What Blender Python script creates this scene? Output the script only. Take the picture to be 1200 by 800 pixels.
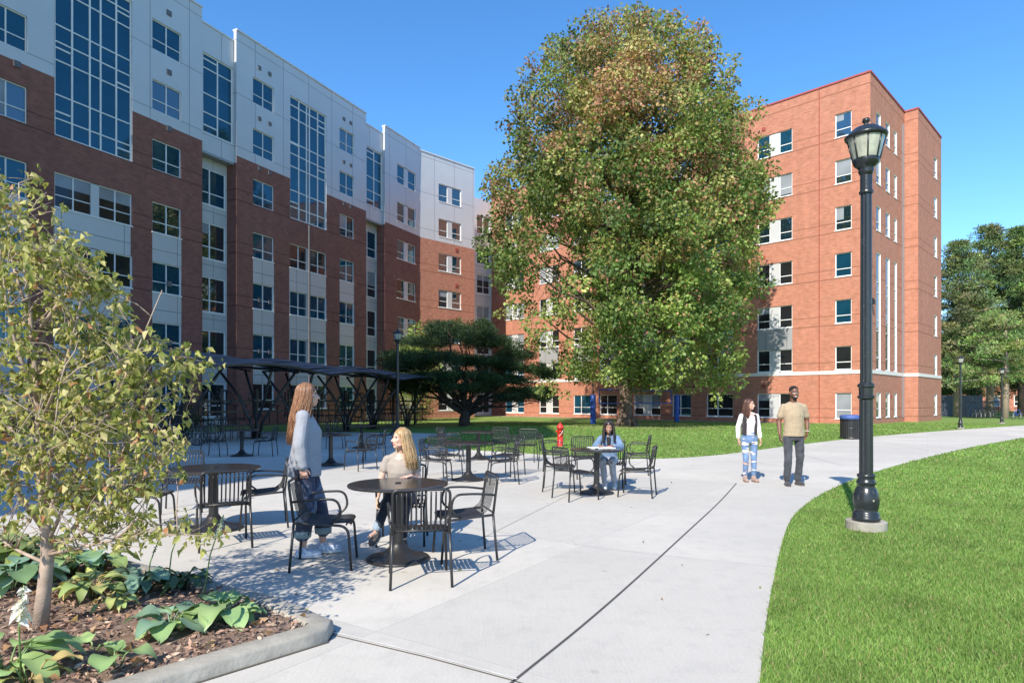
import bpy, math, random
import numpy as np
from mathutils import Vector, Matrix, noise as mnoise
for o in list(bpy.data.objects): bpy.data.objects.remove(o)
S = bpy.context.scene
COL = S.collection
R = math.radians
random.seed(7)
rng = np.random.default_rng(7)

# ------------------------------------------------------------------ camera, sky, sun, exposure
F, HZ, H = 750.0, 470.0, 1.54          # focal length in photo pixels, horizon row, eye height
cam = bpy.data.objects.new('camera', bpy.data.cameras.new('camera'))
COL.objects.link(cam)
cam.location = (0, 0, H)
cam.rotation_euler = (R(90), 0, 0)
cam.data.sensor_width = 36
cam.data.lens = 36 * F / 1200
cam.data.shift_y = (HZ - 400) / 1200
cam.data.clip_start = .05
cam.data.clip_end = 3000
S.camera = cam
SUN_EL, SHADOW_AZ = 40.0, 24.6          # shadows run about 25 degrees right of the view axis
w = bpy.data.worlds.new("World"); S.world = w; w.use_nodes = True
nt = w.node_tree
sky = nt.nodes.new('ShaderNodeTexSky'); sky.sky_type = 'NISHITA'; sky.sun_disc = False
sky.sun_elevation = R(SUN_EL); sky.sun_rotation = R(180 + SHADOW_AZ)
sky.altitude = 0; sky.air_density = 1.0; sky.dust_density = .15; sky.ozone_density = 4.5
hs = nt.nodes.new('ShaderNodeHueSaturation'); hs.inputs['Saturation'].default_value = 1.2
nt.links.new(sky.outputs[0], hs.inputs['Color']); nt.links.new(hs.outputs[0], nt.nodes['Background'].inputs[0])
nt.nodes['Background'].inputs[1].default_value = .15
sl = bpy.data.lights.new('sun', 'SUN'); sl.energy = 4.1; sl.angle = R(.53); sl.color = (1, .915, .79)
so = bpy.data.objects.new('sun', sl); COL.objects.link(so)
d = Vector((math.sin(R(SHADOW_AZ)) * math.cos(R(SUN_EL)), math.cos(R(SHADOW_AZ)) * math.cos(R(SUN_EL)), -math.sin(R(SUN_EL))))
so.rotation_euler = d.to_track_quat('-Z', 'Y').to_euler()
so.location = (-20, -40, 40)
S.view_settings.view_transform = 'Standard'; S.view_settings.look = 'None'
S.view_settings.gamma = 1; S.view_settings.exposure = .84
S.view_settings.use_curve_mapping = False

# ------------------------------------------------------------------ helpers
def gp(px, py, z=0.0):
    Y = F * (H - z) / (py - HZ); return Vector(((px - 600) / F * Y, Y, z))
def at(px, Y, z=0.0): return Vector(((px - 600) / F * Y, Y, z))

def tag(o, label=None, cat=None, group=None, kind=None):
    if label: o['label'] = label
    if cat: o['category'] = cat
    if group: o['group'] = group
    if kind: o['kind'] = kind
    return o
def thing(name, label, cat, loc=(0, 0, 0), rz=0, group=None):
    o = bpy.data.objects.new(name, None); COL.objects.link(o)
    o.location = loc; o.rotation_euler = (0, 0, rz); o.empty_display_size = .2
    return tag(o, label, cat, group)
def copy_tree(o, parent=None):
    c = o.copy(); COL.objects.link(c)
    if parent: c.parent = parent
    for ch in list(o.children): copy_tree(ch, c)
    return c
def link(name, me, mats, parent=None, smooth=False):
    for m in (mats if isinstance(mats, (list, tuple)) else [mats]): me.materials.append(m)
    if smooth: me.polygons.foreach_set('use_smooth', [True] * len(me.polygons))
    o = bpy.data.objects.new(name, me); COL.objects.link(o)
    if parent: o.parent = parent
    return o

def fillet(pts, r, n=5):
    pts = [Vector(p) for p in pts]; out = [pts[0]]
    for i in range(1, len(pts) - 1):
        a, b, c = pts[i - 1], pts[i], pts[i + 1]
        u, v = (a - b), (c - b); rr = min(r, u.length * .49, v.length * .49)
        p, q = b + u.normalized() * rr, b + v.normalized() * rr
        for k in range(n + 1):
            t = k / n; out.append(p * (1 - t) ** 2 + b * 2 * t * (1 - t) + q * t * t)
    out.append(pts[-1]); return out

class MB:
    def __init__(s): s.v = []; s.f = []; s.m = []; s.mi = 0
    def add(s, vs, fs):
        b = len(s.v); s.v += [tuple(p) for p in vs]
        for f in fs: s.f.append([b + i for i in f]); s.m.append(s.mi)
        return s
    def box(s, x0, x1, y0, y1, z0, z1, M=None):
        vs = [Vector((x, y, z)) for z in (z0, z1) for y in (y0, y1) for x in (x0, x1)]
        if M is not None: vs = [M @ p for p in vs]
        return s.add(vs, [(0, 2, 3, 1), (4, 5, 7, 6), (0, 1, 5, 4), (2, 6, 7, 3), (0, 4, 6, 2), (1, 3, 7, 5)])
    def tube(s, pts, r, n=8, r1=None, flat=1.0, side=None, caps=True):
        pts = [Vector(p) for p in pts]; N = len(pts)
        rs = r if isinstance(r, (list, tuple)) else [r + ((r1 if r1 is not None else r) - r) * i / max(1, N - 1) for i in range(N)]
        vs = []; fr = None
        for i, p in enumerate(pts):
            t = (pts[min(i + 1, N - 1)] - pts[max(i - 1, 0)])
            if t.length < 1e-9: t = Vector((0, 0, 1))
            t.normalize()
            if fr is None:
                a = Vector(side) if side else (Vector((0, 0, 1)) if abs(t.z) < .9 else Vector((1, 0, 0)))
            else: a = fr
            fr = (a - t * a.dot(t)).normalized(); b = t.cross(fr)
            for k in range(n):
                q = 2 * math.pi * (k + .5) / n
                vs.append(p + fr * math.cos(q) * rs[i] + b * math.sin(q) * rs[i] * flat)
        fs = []
        for i in range(N - 1):
            for k in range(n):
                k2 = (k + 1) % n; fs.append((i * n + k, i * n + k2, (i + 1) * n + k2, (i + 1) * n + k))
        if caps: fs.append(tuple(range(n - 1, -1, -1))); fs.append(tuple((N - 1) * n + k for k in range(n)))
        return s.add(vs, fs)
    def lathe(s, prof, n=20, c=(0, 0, 0), flute=0.0):
        vs = []; c = Vector(c)
        for r, z in prof:
            for k in range(n):
                a = 2 * math.pi * k / n; rr = r * (1 - flute * (k % 2))
                vs.append(c + Vector((rr * math.cos(a), rr * math.sin(a), z)))
        fs = []
        for i in range(len(prof) - 1):
            for k in range(n):
                k2 = (k + 1) % n; fs.append((i * n + k, i * n + k2, (i + 1) * n + k2, (i + 1) * n + k))
        if prof[0][0] > 1e-4: fs.append(tuple(range(n - 1, -1, -1)))
        if prof[-1][0] > 1e-4: fs.append(tuple((len(prof) - 1) * n + k for k in range(n)))
        return s.add(vs, fs)
    def sphere(s, c, r, n=10, m=7, R3=None):
        c = Vector(c); r = Vector(r) if hasattr(r, '__len__') else Vector((r, r, r)); vs = []
        for i in range(m + 1):
            th = math.pi * i / m
            for k in range(n):
                a = 2 * math.pi * k / n
                q = Vector((r.x * math.sin(th) * math.cos(a), r.y * math.sin(th) * math.sin(a), -r.z * math.cos(th)))
                if R3 is not None: q = R3 @ q
                vs.append(c + q)
        fs = []
        for i in range(m):
            for k in range(n):
                k2 = (k + 1) % n
                if i == 0: fs.append((i * n + k, (i + 1) * n + k2, (i + 1) * n + k))
                elif i == m - 1: fs.append((i * n + k, i * n + k2, (i + 1) * n + k))
                else: fs.append((i * n + k, i * n + k2, (i + 1) * n + k2, (i + 1) * n + k))
        return s.add(vs, fs)
    def torus(s, c, R_, r, axis='x', n=28, m=6):
        pts = []
        for k in range(n + 1):
            a = 2 * math.pi * k / n
            pts.append(Vector(c) + (Vector((0, math.cos(a) * R_, math.sin(a) * R_)) if axis == 'x' else Vector((math.cos(a) * R_, 0, math.sin(a) * R_)) if axis == 'y' else Vector((math.cos(a) * R_, math.sin(a) * R_, 0))))
        return s.tube(pts, r, m, caps=False, side=(1, 0, 0) if axis == 'x' else (0, 1, 0) if axis == 'y' else (0, 0, 1))
    def mesh(s, name):
        me = bpy.data.meshes.new(name); me.from_pydata(s.v, [], s.f); me.update()
        return me
    def build(s, name, mats, parent=None, smooth=False):
        me = s.mesh(name); o = link(name, me, mats, parent, smooth)
        if any(s.m): me.polygons.foreach_set('material_index', s.m)
        return o

def np_mesh(name, V, Fc, col=None):
    """V (n,3); Fc (m,k) one face size; col (n,3) point colours"""
    me = bpy.data.meshes.new(name); m, k = Fc.shape
    me.vertices.add(len(V)); me.vertices.foreach_set('co', V.astype(np.float32).ravel())
    me.loops.add(m * k); me.loops.foreach_set('vertex_index', Fc.astype(np.int32).ravel())
    me.polygons.add(m); me.polygons.foreach_set('loop_start', (np.arange(m) * k).astype(np.int32))
    try: me.polygons.foreach_set('loop_total', np.full(m, k, np.int32))
    except Exception: pass
    me.update(calc_edges=True)
    if col is not None:
        a = me.color_attributes.new('Col', 'FLOAT_COLOR', 'POINT')
        a.data.foreach_set('color', np.concatenate([col, np.ones((len(col), 1))], 1).astype(np.float32).ravel())
    return me

def norm(a): return a / np.maximum(np.linalg.norm(a, axis=1, keepdims=True), 1e-9)
def leaf_mesh(name, C, A, size, width, col, fold=0.0):
    """one leaf per row: C base points, A axis, folded along the midrib when fold > 0"""
    n = len(C); A = norm(A); Rn = rng.normal(size=(n, 3)); Sd = norm(np.cross(A, Rn)); Nn = np.cross(A, Sd)
    L = size.reshape(-1, 1); Wd = L * width
    if fold:
        V = np.stack([C, C + A * L * .45 + Sd * Wd + Nn * Wd * fold, C + A * L * .45 - Sd * Wd + Nn * Wd * fold,
                      C + A * L * .5, C + A * L - Nn * L * .18], 1)
        b = np.arange(n)[:, None] * 5
        Fc = np.concatenate([b + [0, 1, 3], b + [0, 3, 2], b + [1, 4, 3], b + [3, 4, 2]], 0)
        return np_mesh(name, V.reshape(-1, 3), Fc, np.repeat(col, 5, 0))
    V = np.stack([C, C + A * L * .45 + Sd * Wd, C + A * L, C + A * L * .45 - Sd * Wd], 1)
    b = np.arange(n)[:, None] * 4
    return np_mesh(name, V.reshape(-1, 3), b + [0, 1, 2, 3], np.repeat(col, 4, 0))

# ------------------------------------------------------------------ materials
def new_mat(name):
    m = bpy.data.materials.new(name); m.use_nodes = True
    return m, m.node_tree, m.node_tree.nodes['Principled BSDF']
def ramp(nt, fac, stops):
    r = nt.nodes.new('ShaderNodeValToRGB'); nt.links.new(fac, r.inputs[0])
    e = r.color_ramp.elements
    while len(e) < len(stops): e.new(.5)
    for i, (p, c) in enumerate(stops): e[i].position = p; e[i].color = (*c, 1)
    return r.outputs[0]
def noise_tex(nt, scale, detail=4, coord='Object', rough=.55, vec=None):
    n = nt.nodes.new('ShaderNodeTexNoise'); n.inputs['Scale'].default_value = scale
    n.inputs['Detail'].default_value = detail; n.inputs['Roughness'].default_value = rough
    if vec is None:
        tc = nt.nodes.new('ShaderNodeTexCoord'); vec = tc.outputs[coord]
    nt.links.new(vec, n.inputs['Vector']); return n.outputs['Fac']
def mixc(nt, fac, a, b, mode='MIX'):
    m = nt.nodes.new('ShaderNodeMix'); m.data_type = 'RGBA'; m.blend_type = mode
    if isinstance(fac, (int, float)): m.inputs[0].default_value = fac
    else: nt.links.new(fac, m.inputs[0])
    for s_, i in ((a, 6), (b, 7)):
        if isinstance(s_, tuple): m.inputs[i].default_value = (*s_, 1)
        else: nt.links.new(s_, m.inputs[i])
    return m.outputs[2]
def bump(nt, bs, h, strength=.3, dist=.01):
    b = nt.nodes.new('ShaderNodeBump'); b.inputs['Strength'].default_value = strength; b.inputs['Distance'].default_value = dist
    nt.links.new(h, b.inputs['Height']); nt.links.new(b.outputs[0], bs.inputs['Normal'])
def plain(name, c, rough=.5, metal=0, var=.15, scale=6, bmp=0, spec=.5, coat=0):
    m, nt, bs = new_mat(name)
    lo = tuple(x * (1 - var) for x in c); hi = tuple(min(1, x * (1 + var)) for x in c)
    n = noise_tex(nt, scale); nt.links.new(ramp(nt, n, [(.3, lo), (.7, hi)]), bs.inputs['Base Color'])
    bs.inputs['Roughness'].default_value = rough; bs.inputs['Metallic'].default_value = metal
    bs.inputs['Specular IOR Level'].default_value = spec
    if coat: bs.inputs['Coat Weight'].default_value = coat; bs.inputs['Coat Roughness'].default_value = .15
    if bmp: bump(nt, bs, noise_tex(nt, scale * 6), bmp, .01)
    return m
def wallvec(nt):
    tc = nt.nodes.new('ShaderNodeTexCoord'); sp = nt.nodes.new('ShaderNodeSeparateXYZ'); cb = nt.nodes.new('ShaderNodeCombineXYZ')
    nt.links.new(tc.outputs['Object'], sp.inputs[0]); nt.links.new(sp.outputs[0], cb.inputs[0]); nt.links.new(sp.outputs[2], cb.inputs[1])
    return cb.outputs[0], sp.outputs[2], tc.outputs['Object']
def brick_mat(name, c1, c2, mortar, band):
    m, nt, bs = new_mat(name); v, z, ob = wallvec(nt)
    b = nt.nodes.new('ShaderNodeTexBrick'); nt.links.new(v, b.inputs['Vector'])
    b.inputs['Color1'].default_value = (*c1, 1); b.inputs['Color2'].default_value = (*c2, 1); b.inputs['Mortar'].default_value = (*mortar, 1)
    b.inputs['Scale'].default_value = 1; b.inputs['Brick Width'].default_value = .215; b.inputs['Row Height'].default_value = .075
    b.inputs['Mortar Size'].default_value = .006; b.inputs['Bias'].default_value = -.1
    big = noise_tex(nt, .35, 3, vec=ob)
    c = mixc(nt, big, b.outputs['Color'], tuple(x * .82 for x in c1)); 
    mid = noise_tex(nt, 3.0, 3, vec=ob)
    c = mixc(nt, .35, c, ramp(nt, mid, [(.3, tuple(x * .7 for x in c1)), (.7, tuple(min(1, x * 1.25) for x in c2))]))
    mr = nt.nodes.new('ShaderNodeMapping'); mr.inputs['Scale'].default_value = (2.2, 2.2, 9); nt.links.new(ob, mr.inputs[0])
    rw = noise_tex(nt, 1.0, 3, vec=mr.outputs[0])          # courses laid from slightly different batches
    c = mixc(nt, .3, c, ramp(nt, rw, [(.32, tuple(x * .6 for x in c1)), (.68, tuple(min(1, x * 1.4) for x in c2))]))
    # streaks of weathering running down the wall
    mp = nt.nodes.new('ShaderNodeMapping'); mp.inputs['Scale'].default_value = (1.1, 1.1, .06); nt.links.new(ob, mp.inputs[0])
    st = noise_tex(nt, 1.0, 5, vec=mp.outputs[0])
    c = mixc(nt, ramp(nt, st, [(.5, (0, 0, 0)), (.8, (.35, .35, .35))]), c, tuple(min(1, x * 1.35 + .03) for x in c1))
    # blotchy clay batches and pale lime bloom
    n5 = noise_tex(nt, 1.6, 7, vec=ob, rough=.7)
    c = mixc(nt, ramp(nt, n5, [(.45, (0, 0, 0)), (.75, (.45, .45, .45))]), c, tuple(x * .62 for x in c1))
    n6 = noise_tex(nt, .7, 6, vec=ob, rough=.75)
    c = mixc(nt, ramp(nt, n6, [(.56, (0, 0, 0)), (.8, (.3, .3, .3))]), c, mortar)
    # darker soldier courses, two in every storey
    md = nt.nodes.new('ShaderNodeMath'); md.operation = 'FLOORED_MODULO'; md.inputs[1].default_value = 3.21
    ad = nt.nodes.new('ShaderNodeMath'); ad.operation = 'SUBTRACT'; ad.inputs[1].default_value = band
    nt.links.new(z, ad.inputs[0]); nt.links.new(ad.outputs[0], md.inputs[0])
    cr = nt.nodes.new('ShaderNodeValToRGB'); cr.color_ramp.interpolation = 'CONSTANT'
    dv = nt.nodes.new('ShaderNodeMath'); dv.operation = 'DIVIDE'; dv.inputs[1].default_value = 3.21
    nt.links.new(md.outputs[0], dv.inputs[0]); nt.links.new(dv.outputs[0], cr.inputs[0])
    e = cr.color_ramp.elements
    for p, k in ((0, 1), (.022, 0), (.20, 1), (.222, 0)):
        if p == 0: e[0].color = (k, k, k, 1); e[0].position = 0
        elif p == .022: e[1].position = p; e[1].color = (k, k, k, 1)
        else:
            q = e.new(p); q.color = (k, k, k, 1)
    c = mixc(nt, cr.outputs[0], c, tuple(x * .62 for x in c1))
    nt.links.new(c, bs.inputs['Base Color']); bs.inputs['Roughness'].default_value = .9
    bump(nt, bs, b.outputs['Fac'], .4, -.006); return m
def panel_mat(name, c, pw, ph, ox=0.0, oz=0.0):
    m, nt, bs = new_mat(name); v, z, ob = wallvec(nt)
    mp = nt.nodes.new('ShaderNodeMapping'); mp.inputs['Location'].default_value = (ox, oz, 0); nt.links.new(v, mp.inputs[0])
    b = nt.nodes.new('ShaderNodeTexBrick'); nt.links.new(mp.outputs[0], b.inputs['Vector']); b.offset = 0
    b.inputs['Color1'].default_value = (*c, 1); b.inputs['Color2'].default_value = (*[x * .94 for x in c], 1)
    b.inputs['Mortar'].default_value = (*[x * .35 for x in c], 1); b.inputs['Scale'].default_value = 1
    b.inputs['Brick Width'].default_value = pw; b.inputs['Row Height'].default_value = ph; b.inputs['Mortar Size'].default_value = .022
    nt.links.new(mixc(nt, .25, b.outputs['Color'], ramp(nt, noise_tex(nt, .8, 4, vec=ob), [(.3, tuple(x * .8 for x in c)), (.7, c)])), bs.inputs['Base Color'])
    bs.inputs['Roughness'].default_value = .42; bs.inputs['Metallic'].default_value = .15
    bump(nt, bs, b.outputs['Fac'], .5, -.01); return m
def leaf_mat(name, trans=.35, rough=.5, gloss=.3):
    m, nt, bs = new_mat(name)
    at_ = nt.nodes.new('ShaderNodeAttribute'); at_.attribute_name = 'Col'
    nt.links.new(at_.outputs['Color'], bs.inputs['Base Color']); bs.inputs['Roughness'].default_value = rough
    bs.inputs['Specular IOR Level'].default_value = gloss
    tr = nt.nodes.new('ShaderNodeBsdfTranslucent')
    mu = mixc(nt, 1.0, at_.outputs['Color'], (1.3, 1.35, .7), 'MULTIPLY'); nt.links.new(mu, tr.inputs[0])
    mx = nt.nodes.new('ShaderNodeMixShader'); mx.inputs[0].default_value = trans
    nt.links.new(bs.outputs[0], mx.inputs[1]); nt.links.new(tr.outputs[0], mx.inputs[2])
    nt.links.new(mx.outputs[0], nt.nodes['Material Output'].inputs[0]); return m
def glass_mat(name, c, rough=.03, ior=1.9, tint=(.45, .85, 1)):
    m, nt, bs = new_mat(name)
    n = noise_tex(nt, .5, 2); nt.links.new(ramp(nt, n, [(.35, tuple(x * .7 for x in c)), (.65, c)]), bs.inputs['Base Color'])
    bs.inputs['Roughness'].default_value = rough; bs.inputs['IOR'].default_value = ior; bs.inputs['Specular Tint'].default_value = (*tint, 1)
    bump(nt, bs, noise_tex(nt, .9, 1), .06, .02); return m

M = {}
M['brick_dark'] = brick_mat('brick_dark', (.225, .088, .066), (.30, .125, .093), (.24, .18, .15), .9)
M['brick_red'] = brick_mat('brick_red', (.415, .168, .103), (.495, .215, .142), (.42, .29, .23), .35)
M['panel'] = panel_mat('metal_panel', (.60, .61, .62), 2.35, 3.22, .7, -.9)
M['spandrel'] = panel_mat('spandrel_panel', (.58, .59, .59), 3.0, 1.6)
M['spandrel_grey'] = panel_mat('spandrel_grey', (.36, .37, .38), 1.6, 4.0)
M['white'] = plain('white_frame', (.78, .78, .77), .45, var=.04)
M['band'] = plain('limestone', (.70, .67, .62), .8, var=.08)
M['coping_red'] = plain('red_coping', (.34, .07, .06), .5)
M['coping'] = plain('pale_coping', (.62, .63, .65), .4, var=.05)
M['glass'] = glass_mat('window_glass', (.008, .026, .036), ior=2.6, tint=(.85, .95, 1))
M['glass_blue'] = glass_mat('window_glass_teal', (.008, .055, .10), .03, 1.85)
M['glass_dark'] = glass_mat('window_glass_dark', (.02, .022, .024), .05, 1.55, (.9, .95, 1))
M['blind'] = glass_mat('window_blind', (.30, .33, .36), .12, 1.5, (1, 1, 1))
M['vent'] = plain('vent_grey', (.12, .12, .13), .6)
M['vent_red'] = plain('vent_red', (.30, .06, .04), .6)
M['roof'] = plain('roof_gravel', (.3, .29, .27), .9, bmp=.3)
M['black'] = plain('black_metal', (.022, .022, .024), .38, metal=.0, var=.2, spec=.6)
M['table'] = plain('black_tabletop', (.03, .028, .028), .2, var=.25, scale=9, spec=.7)
M['bark'] = plain('bark', (.12, .09, .068), .95, var=.75, scale=4, bmp=.8)
M['bark_dark'] = plain('dark_bark', (.055, .042, .034), .95, var=.4, scale=5, bmp=.6)
M['bark_pale'] = plain('pale_bark', (.36, .28, .22), .9, var=.25, scale=14, bmp=.4)
M['leaf'] = leaf_mat('leaf')
M['needle'] = leaf_mat('needle', .12, .6, .2)
M['hosta'] = leaf_mat('hosta_leaf', .2, .42, .45)
M['red'] = plain('red_paint', (.62, .035, .025), .35, var=.12)
M['lid'] = plain('blue_lid', (.05, .10, .30), .6)
M['blue'] = plain('blue_pad', (.03, .10, .45), .5, var=.15)
M['lampglass'] = plain('lamp_glass', (.36, .38, .32), .12, var=.25, scale=9)
M['rubber'] = plain('rubber', (.02, .02, .02), .8)
# ------------------------------------------------------------------ ground
def poly_sheet(name, pts, z, mat, kind='structure', lift=0):
    from mathutils.geometry import tessellate_polygon
    vs = [Vector((p[0], p[1], z)) for p in pts]
    fs = tessellate_polygon([vs]); me = bpy.data.meshes.new(name); me.from_pydata([tuple(v) for v in vs], [], fs); me.update()
    import bmesh
    bm = bmesh.new(); bm.from_mesh(me); bmesh.ops.recalc_face_normals(bm, faces=bm.faces)
    for f in bm.faces:
        if f.normal.z < 0: f.normal_flip()
    bm.to_mesh(me); bm.free()
    o = link(name, me, mat); o['kind'] = kind; return o

m, nt, bs = new_mat('lawn_soil')
n1 = noise_tex(nt, .25, 5); n2 = noise_tex(nt, 14, 6, rough=.7)
c = mixc(nt, ramp(nt, n2, [(.35, (0, 0, 0)), (.68, (1, 1, 1))]), (.11, .18, .04), (.22, .32, .085))
c = mixc(nt, ramp(nt, n1, [(.42, (0, 0, 0)), (.7, (.55, .55, .55))]), c, (.20, .29, .07))
nt.links.new(c, bs.inputs['Base Color']); bs.inputs['Roughness'].default_value = .9; bs.inputs['Specular IOR Level'].default_value = .15
bump(nt, bs, n2, .8, .05); M['lawn'] = m

m, nt, bs = new_mat('concrete')
tc = nt.nodes.new('ShaderNodeTexCoord')
mp = nt.nodes.new('ShaderNodeMapping'); mp.inputs['Rotation'].default_value = (0, 0, R(33)); nt.links.new(tc.outputs['Object'], mp.inputs[0])
b = nt.nodes.new('ShaderNodeTexBrick'); b.offset = 0; nt.links.new(mp.outputs[0], b.inputs['Vector'])
b.inputs['Scale'].default_value = 1; b.inputs['Brick Width'].default_value = 3.1; b.inputs['Row Height'].default_value = 3.1
b.inputs['Color1'].default_value = (.49, .46, .405, 1); b.inputs['Color2'].default_value = (.62, .58, .505, 1)
b.inputs['Mortar'].default_value = (.36, .355, .335, 1); b.inputs['Mortar Size'].default_value = .006; b.inputs['Mortar Smooth'].default_value = .3
big = noise_tex(nt, .45, 6, rough=.6); fine = noise_tex(nt, 60, 4); md = noise_tex(nt, 5, 6, rough=.65)
c = mixc(nt, ramp(nt, big, [(.36, (0, 0, 0)), (.66, (.9, .9, .9))]), b.outputs['Color'], (.44, .415, .365))
c = mixc(nt, ramp(nt, md, [(.50, (0, 0, 0)), (.78, (.5, .5, .5))]), c, (.33, .315, .285))
c = mixc(nt, .14, c, ramp(nt, fine, [(.3, (.25, .25, .24)), (.7, (.72, .72, .70))]))
# sparse small stains
vo = nt.nodes.new('ShaderNodeTexVoronoi'); vo.inputs['Scale'].default_value = 1.6; nt.links.new(tc.outputs['Object'], vo.inputs['Vector'])
c = mixc(nt, ramp(nt, vo.outputs['Distance'], [(.02, (.5, .5, .5)), (.06, (0, 0, 0))]), c, (.2, .18, .15))
mq = nt.nodes.new('ShaderNodeMapping'); mq.inputs['Rotation'].default_value = (0, 0, R(38)); mq.inputs['Scale'].default_value = (90, 3, 1); nt.links.new(tc.outputs['Object'], mq.inputs[0])
br = noise_tex(nt, 1, 3, vec=mq.outputs[0])                  # broom finish
c = mixc(nt, .12, c, ramp(nt, br, [(.3, (.34, .34, .33)), (.7, (.6, .6, .58))]))
nt.links.new(c, bs.inputs['Base Color']); bs.inputs['Roughness'].default_value = .85
bump(nt, bs, fine, .15, .004); M['concrete'] = m

m, nt, bs = new_mat('mulch')
n1 = noise_tex(nt, 9, 8, rough=.75); n2 = noise_tex(nt, 45, 5)
c = mixc(nt, n2, ramp(nt, n1, [(.3, (.10, .065, .05)), (.7, (.34, .235, .18))]), (.26, .185, .14))
nt.links.new(c, bs.inputs['Base Color']); bs.inputs['Roughness'].default_value = .95; bump(nt, bs, n1, 1, .03); M['mulch'] = m
M['soil'] = plain('dry_soil', (.33, .25, .17), .95, var=.25, scale=1.2, bmp=.3)
M['joint'] = plain('joint_sealant', (.075, .072, .068), .9)
M['kerb'] = plain('kerb_concrete', (.32, .30, .255), .9, var=.2, scale=5, bmp=.5)

# ground as one sheet to the horizon
g = MB(); g.add([(-1500, -300, -.012), (1500, -300, -.012), (1500, 2500, -.012), (-1500, 2500, -.012)], [(0, 1, 2, 3)])
tag(g.build('ground', M['lawn']), kind='structure')
def smoothpts(P, n=6):
    P = [Vector((p[0], p[1], 0)) for p in P]; out = []
    for i in range(len(P) - 1):
        p0, p1, p2, p3 = P[max(i - 1, 0)], P[i], P[i + 1], P[min(i + 2, len(P) - 1)]
        for k in range(n):
            t = k / n; out.append(.5 * ((2 * p1) + (-p0 + p2) * t + (2 * p0 - 5 * p1 + 4 * p2 - p3) * t * t + (-p0 + 3 * p1 - 3 * p2 + p3) * t ** 3))
    out.append(P[-1]); return out
right_edge = [gp(*q) for q in ((886, 860), (891, 790), (899, 720), (908, 672), (918, 630), (928, 607), (945, 590), (968, 576), (1000, 562), (1050, 545.5), (1100, 532.5), (1150, 521.5), (1200, 512.8), (1245, 506.5))]
far_edge = [gp(*q) for q in ((1250, 495.5), (1200, 498.3), (1150, 501.5), (1100, 505), (1050, 509), (1000, 513.5), (930, 521.5), (885, 527.5), (840, 533), (790, 536.5), (740, 537.5), (700, 536.5), (650, 533.5), (600, 530), (560, 527.5), (525, 525), (503, 521), (497, 516.5), (503, 512.5), (545, 508.8))]
re_s = [Vector((right_edge[0].x - .1, -9, 0))] + smoothpts(right_edge); fe_s = smoothpts(far_edge)
plaza = re_s + [Vector((90, 42, 0)), Vector((90, 58, 0))] + fe_s + [gp(480, 507), gp(330, 505.5), gp(200, 505.2), Vector((-40, 33, 0)), Vector((-40, -9, 0))]
poly_sheet('pavement', plaza, 0.0, M['concrete'])
# grass edge polygons used for scattering blades
def joint(name, P, w, mat='joint', z=.004):
    P = [Vector(p) for p in P]; mb = MB()
    L = []; 
    for i, p in enumerate(P):
        t = (P[min(i + 1, len(P) - 1)] - P[max(i - 1, 0)]).normalized(); s_ = Vector((t.y, -t.x, 0)) * w / 2; L.append((p + s_, p - s_))
    for i in range(len(P) - 1):
        a, b_ = L[i], L[i + 1]; mb.add([Vector((q.x, q.y, z)) for q in (a[0], b_[0], b_[1], a[1])], [(0, 1, 2, 3)])
    return tag(mb.build(name, M[mat]), kind='structure')
M['joint_faint'] = plain('joint_faint', (.36, .345, .31), .9)
joint('pavement_joint', smoothpts([gp(863, 566), gp(843, 588), gp(800, 628), gp(740, 683), gp(680, 735), gp(603, 797), gp(560, 834)]), .018)
joint('pavement_joint', [gp(370, 739), gp(500, 770), gp(600, 797), gp(680, 822)], .010)
M['joint_light'] = plain('joint_light', (.60, .59, .56), .9)
joint('pavement_joint', [gp(378, 738), gp(505, 768.5), gp(606, 796)], .012, 'joint_light', .006)
joint('pavement_joint', [gp(345, 576), gp(480, 606), gp(700, 642), gp(912, 665)], .004, 'joint_faint')
joint('pavement_joint', [gp(560, 633), gp(660, 583), gp(700, 562), gp(760, 538)], .005)
joint('pavement_joint', [gp(905, 523.5), gp(990, 546)], .007); joint('pavement_joint', [gp(1010, 512.5), gp(1105, 531)], .007)
joint('pavement_joint', [gp(380, 557), gp(520, 546), gp(640, 537)], .008)

# planting bed with kerb
K0, K1, K2, K3 = Vector((-2.05, 3.15, 0)), gp(404, 746), gp(330, 713), Vector((-6.3, 7.6, 0))
kz = .09
def kerb_strip(P, w=.17, h=kz):
    mb = MB(); P = [Vector(p) for p in P]; secs = []
    for i, p in enumerate(P):
        a = (p - P[i - 1]).normalized() if i else None; b_ = (P[i + 1] - p).normalized() if i < len(P) - 1 else None
        if a is None: a = b_
        if b_ is None: b_ = a
        na = Vector((-a.y, a.x, 0)); nb = Vector((-b_.y, b_.x, 0)); nn = (na + nb); nn /= max(.3, nn.dot(na))
        r_ = .022
        secs.append([(p, -.03), (p + nn * .004, h - r_), (p + nn * .012, h - .006), (p + nn * r_, h), (p + nn * (w - r_), h), (p + nn * w, h - .012), (p + nn * w, -.03)])
    n = 7
    for sc in secs:
        pass
    vs = [Vector((q.x, q.y, z)) for sc in secs for q, z in sc]
    fs = [(i * n + k, i * n + k + 1, (i + 1) * n + k + 1, (i + 1) * n + k) for i in range(len(secs) - 1) for k in range(n - 1)]
    mb.add(vs, fs); return mb
def subdiv(P, d=.12):
    out = []
    for a, b_ in zip(P[:-1], P[1:]):
        n = max(1, int((b_ - a).length / d))
        out += [a.lerp(b_, k / n) for k in range(n)]
    out.append(P[-1]); return out
def wob(P, a=.004): return [p + Vector((random.uniform(-a, a), random.uniform(-a, a), 0)) for p in P]
kp = [K0, K1 + (K0 - K1).normalized() * .13, K1 + (K2 - K1).normalized() * .13, K2, K3]
kb = thing('kerb', 'low rounded concrete kerb wrapping the mulch planting bed', 'kerb')
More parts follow.
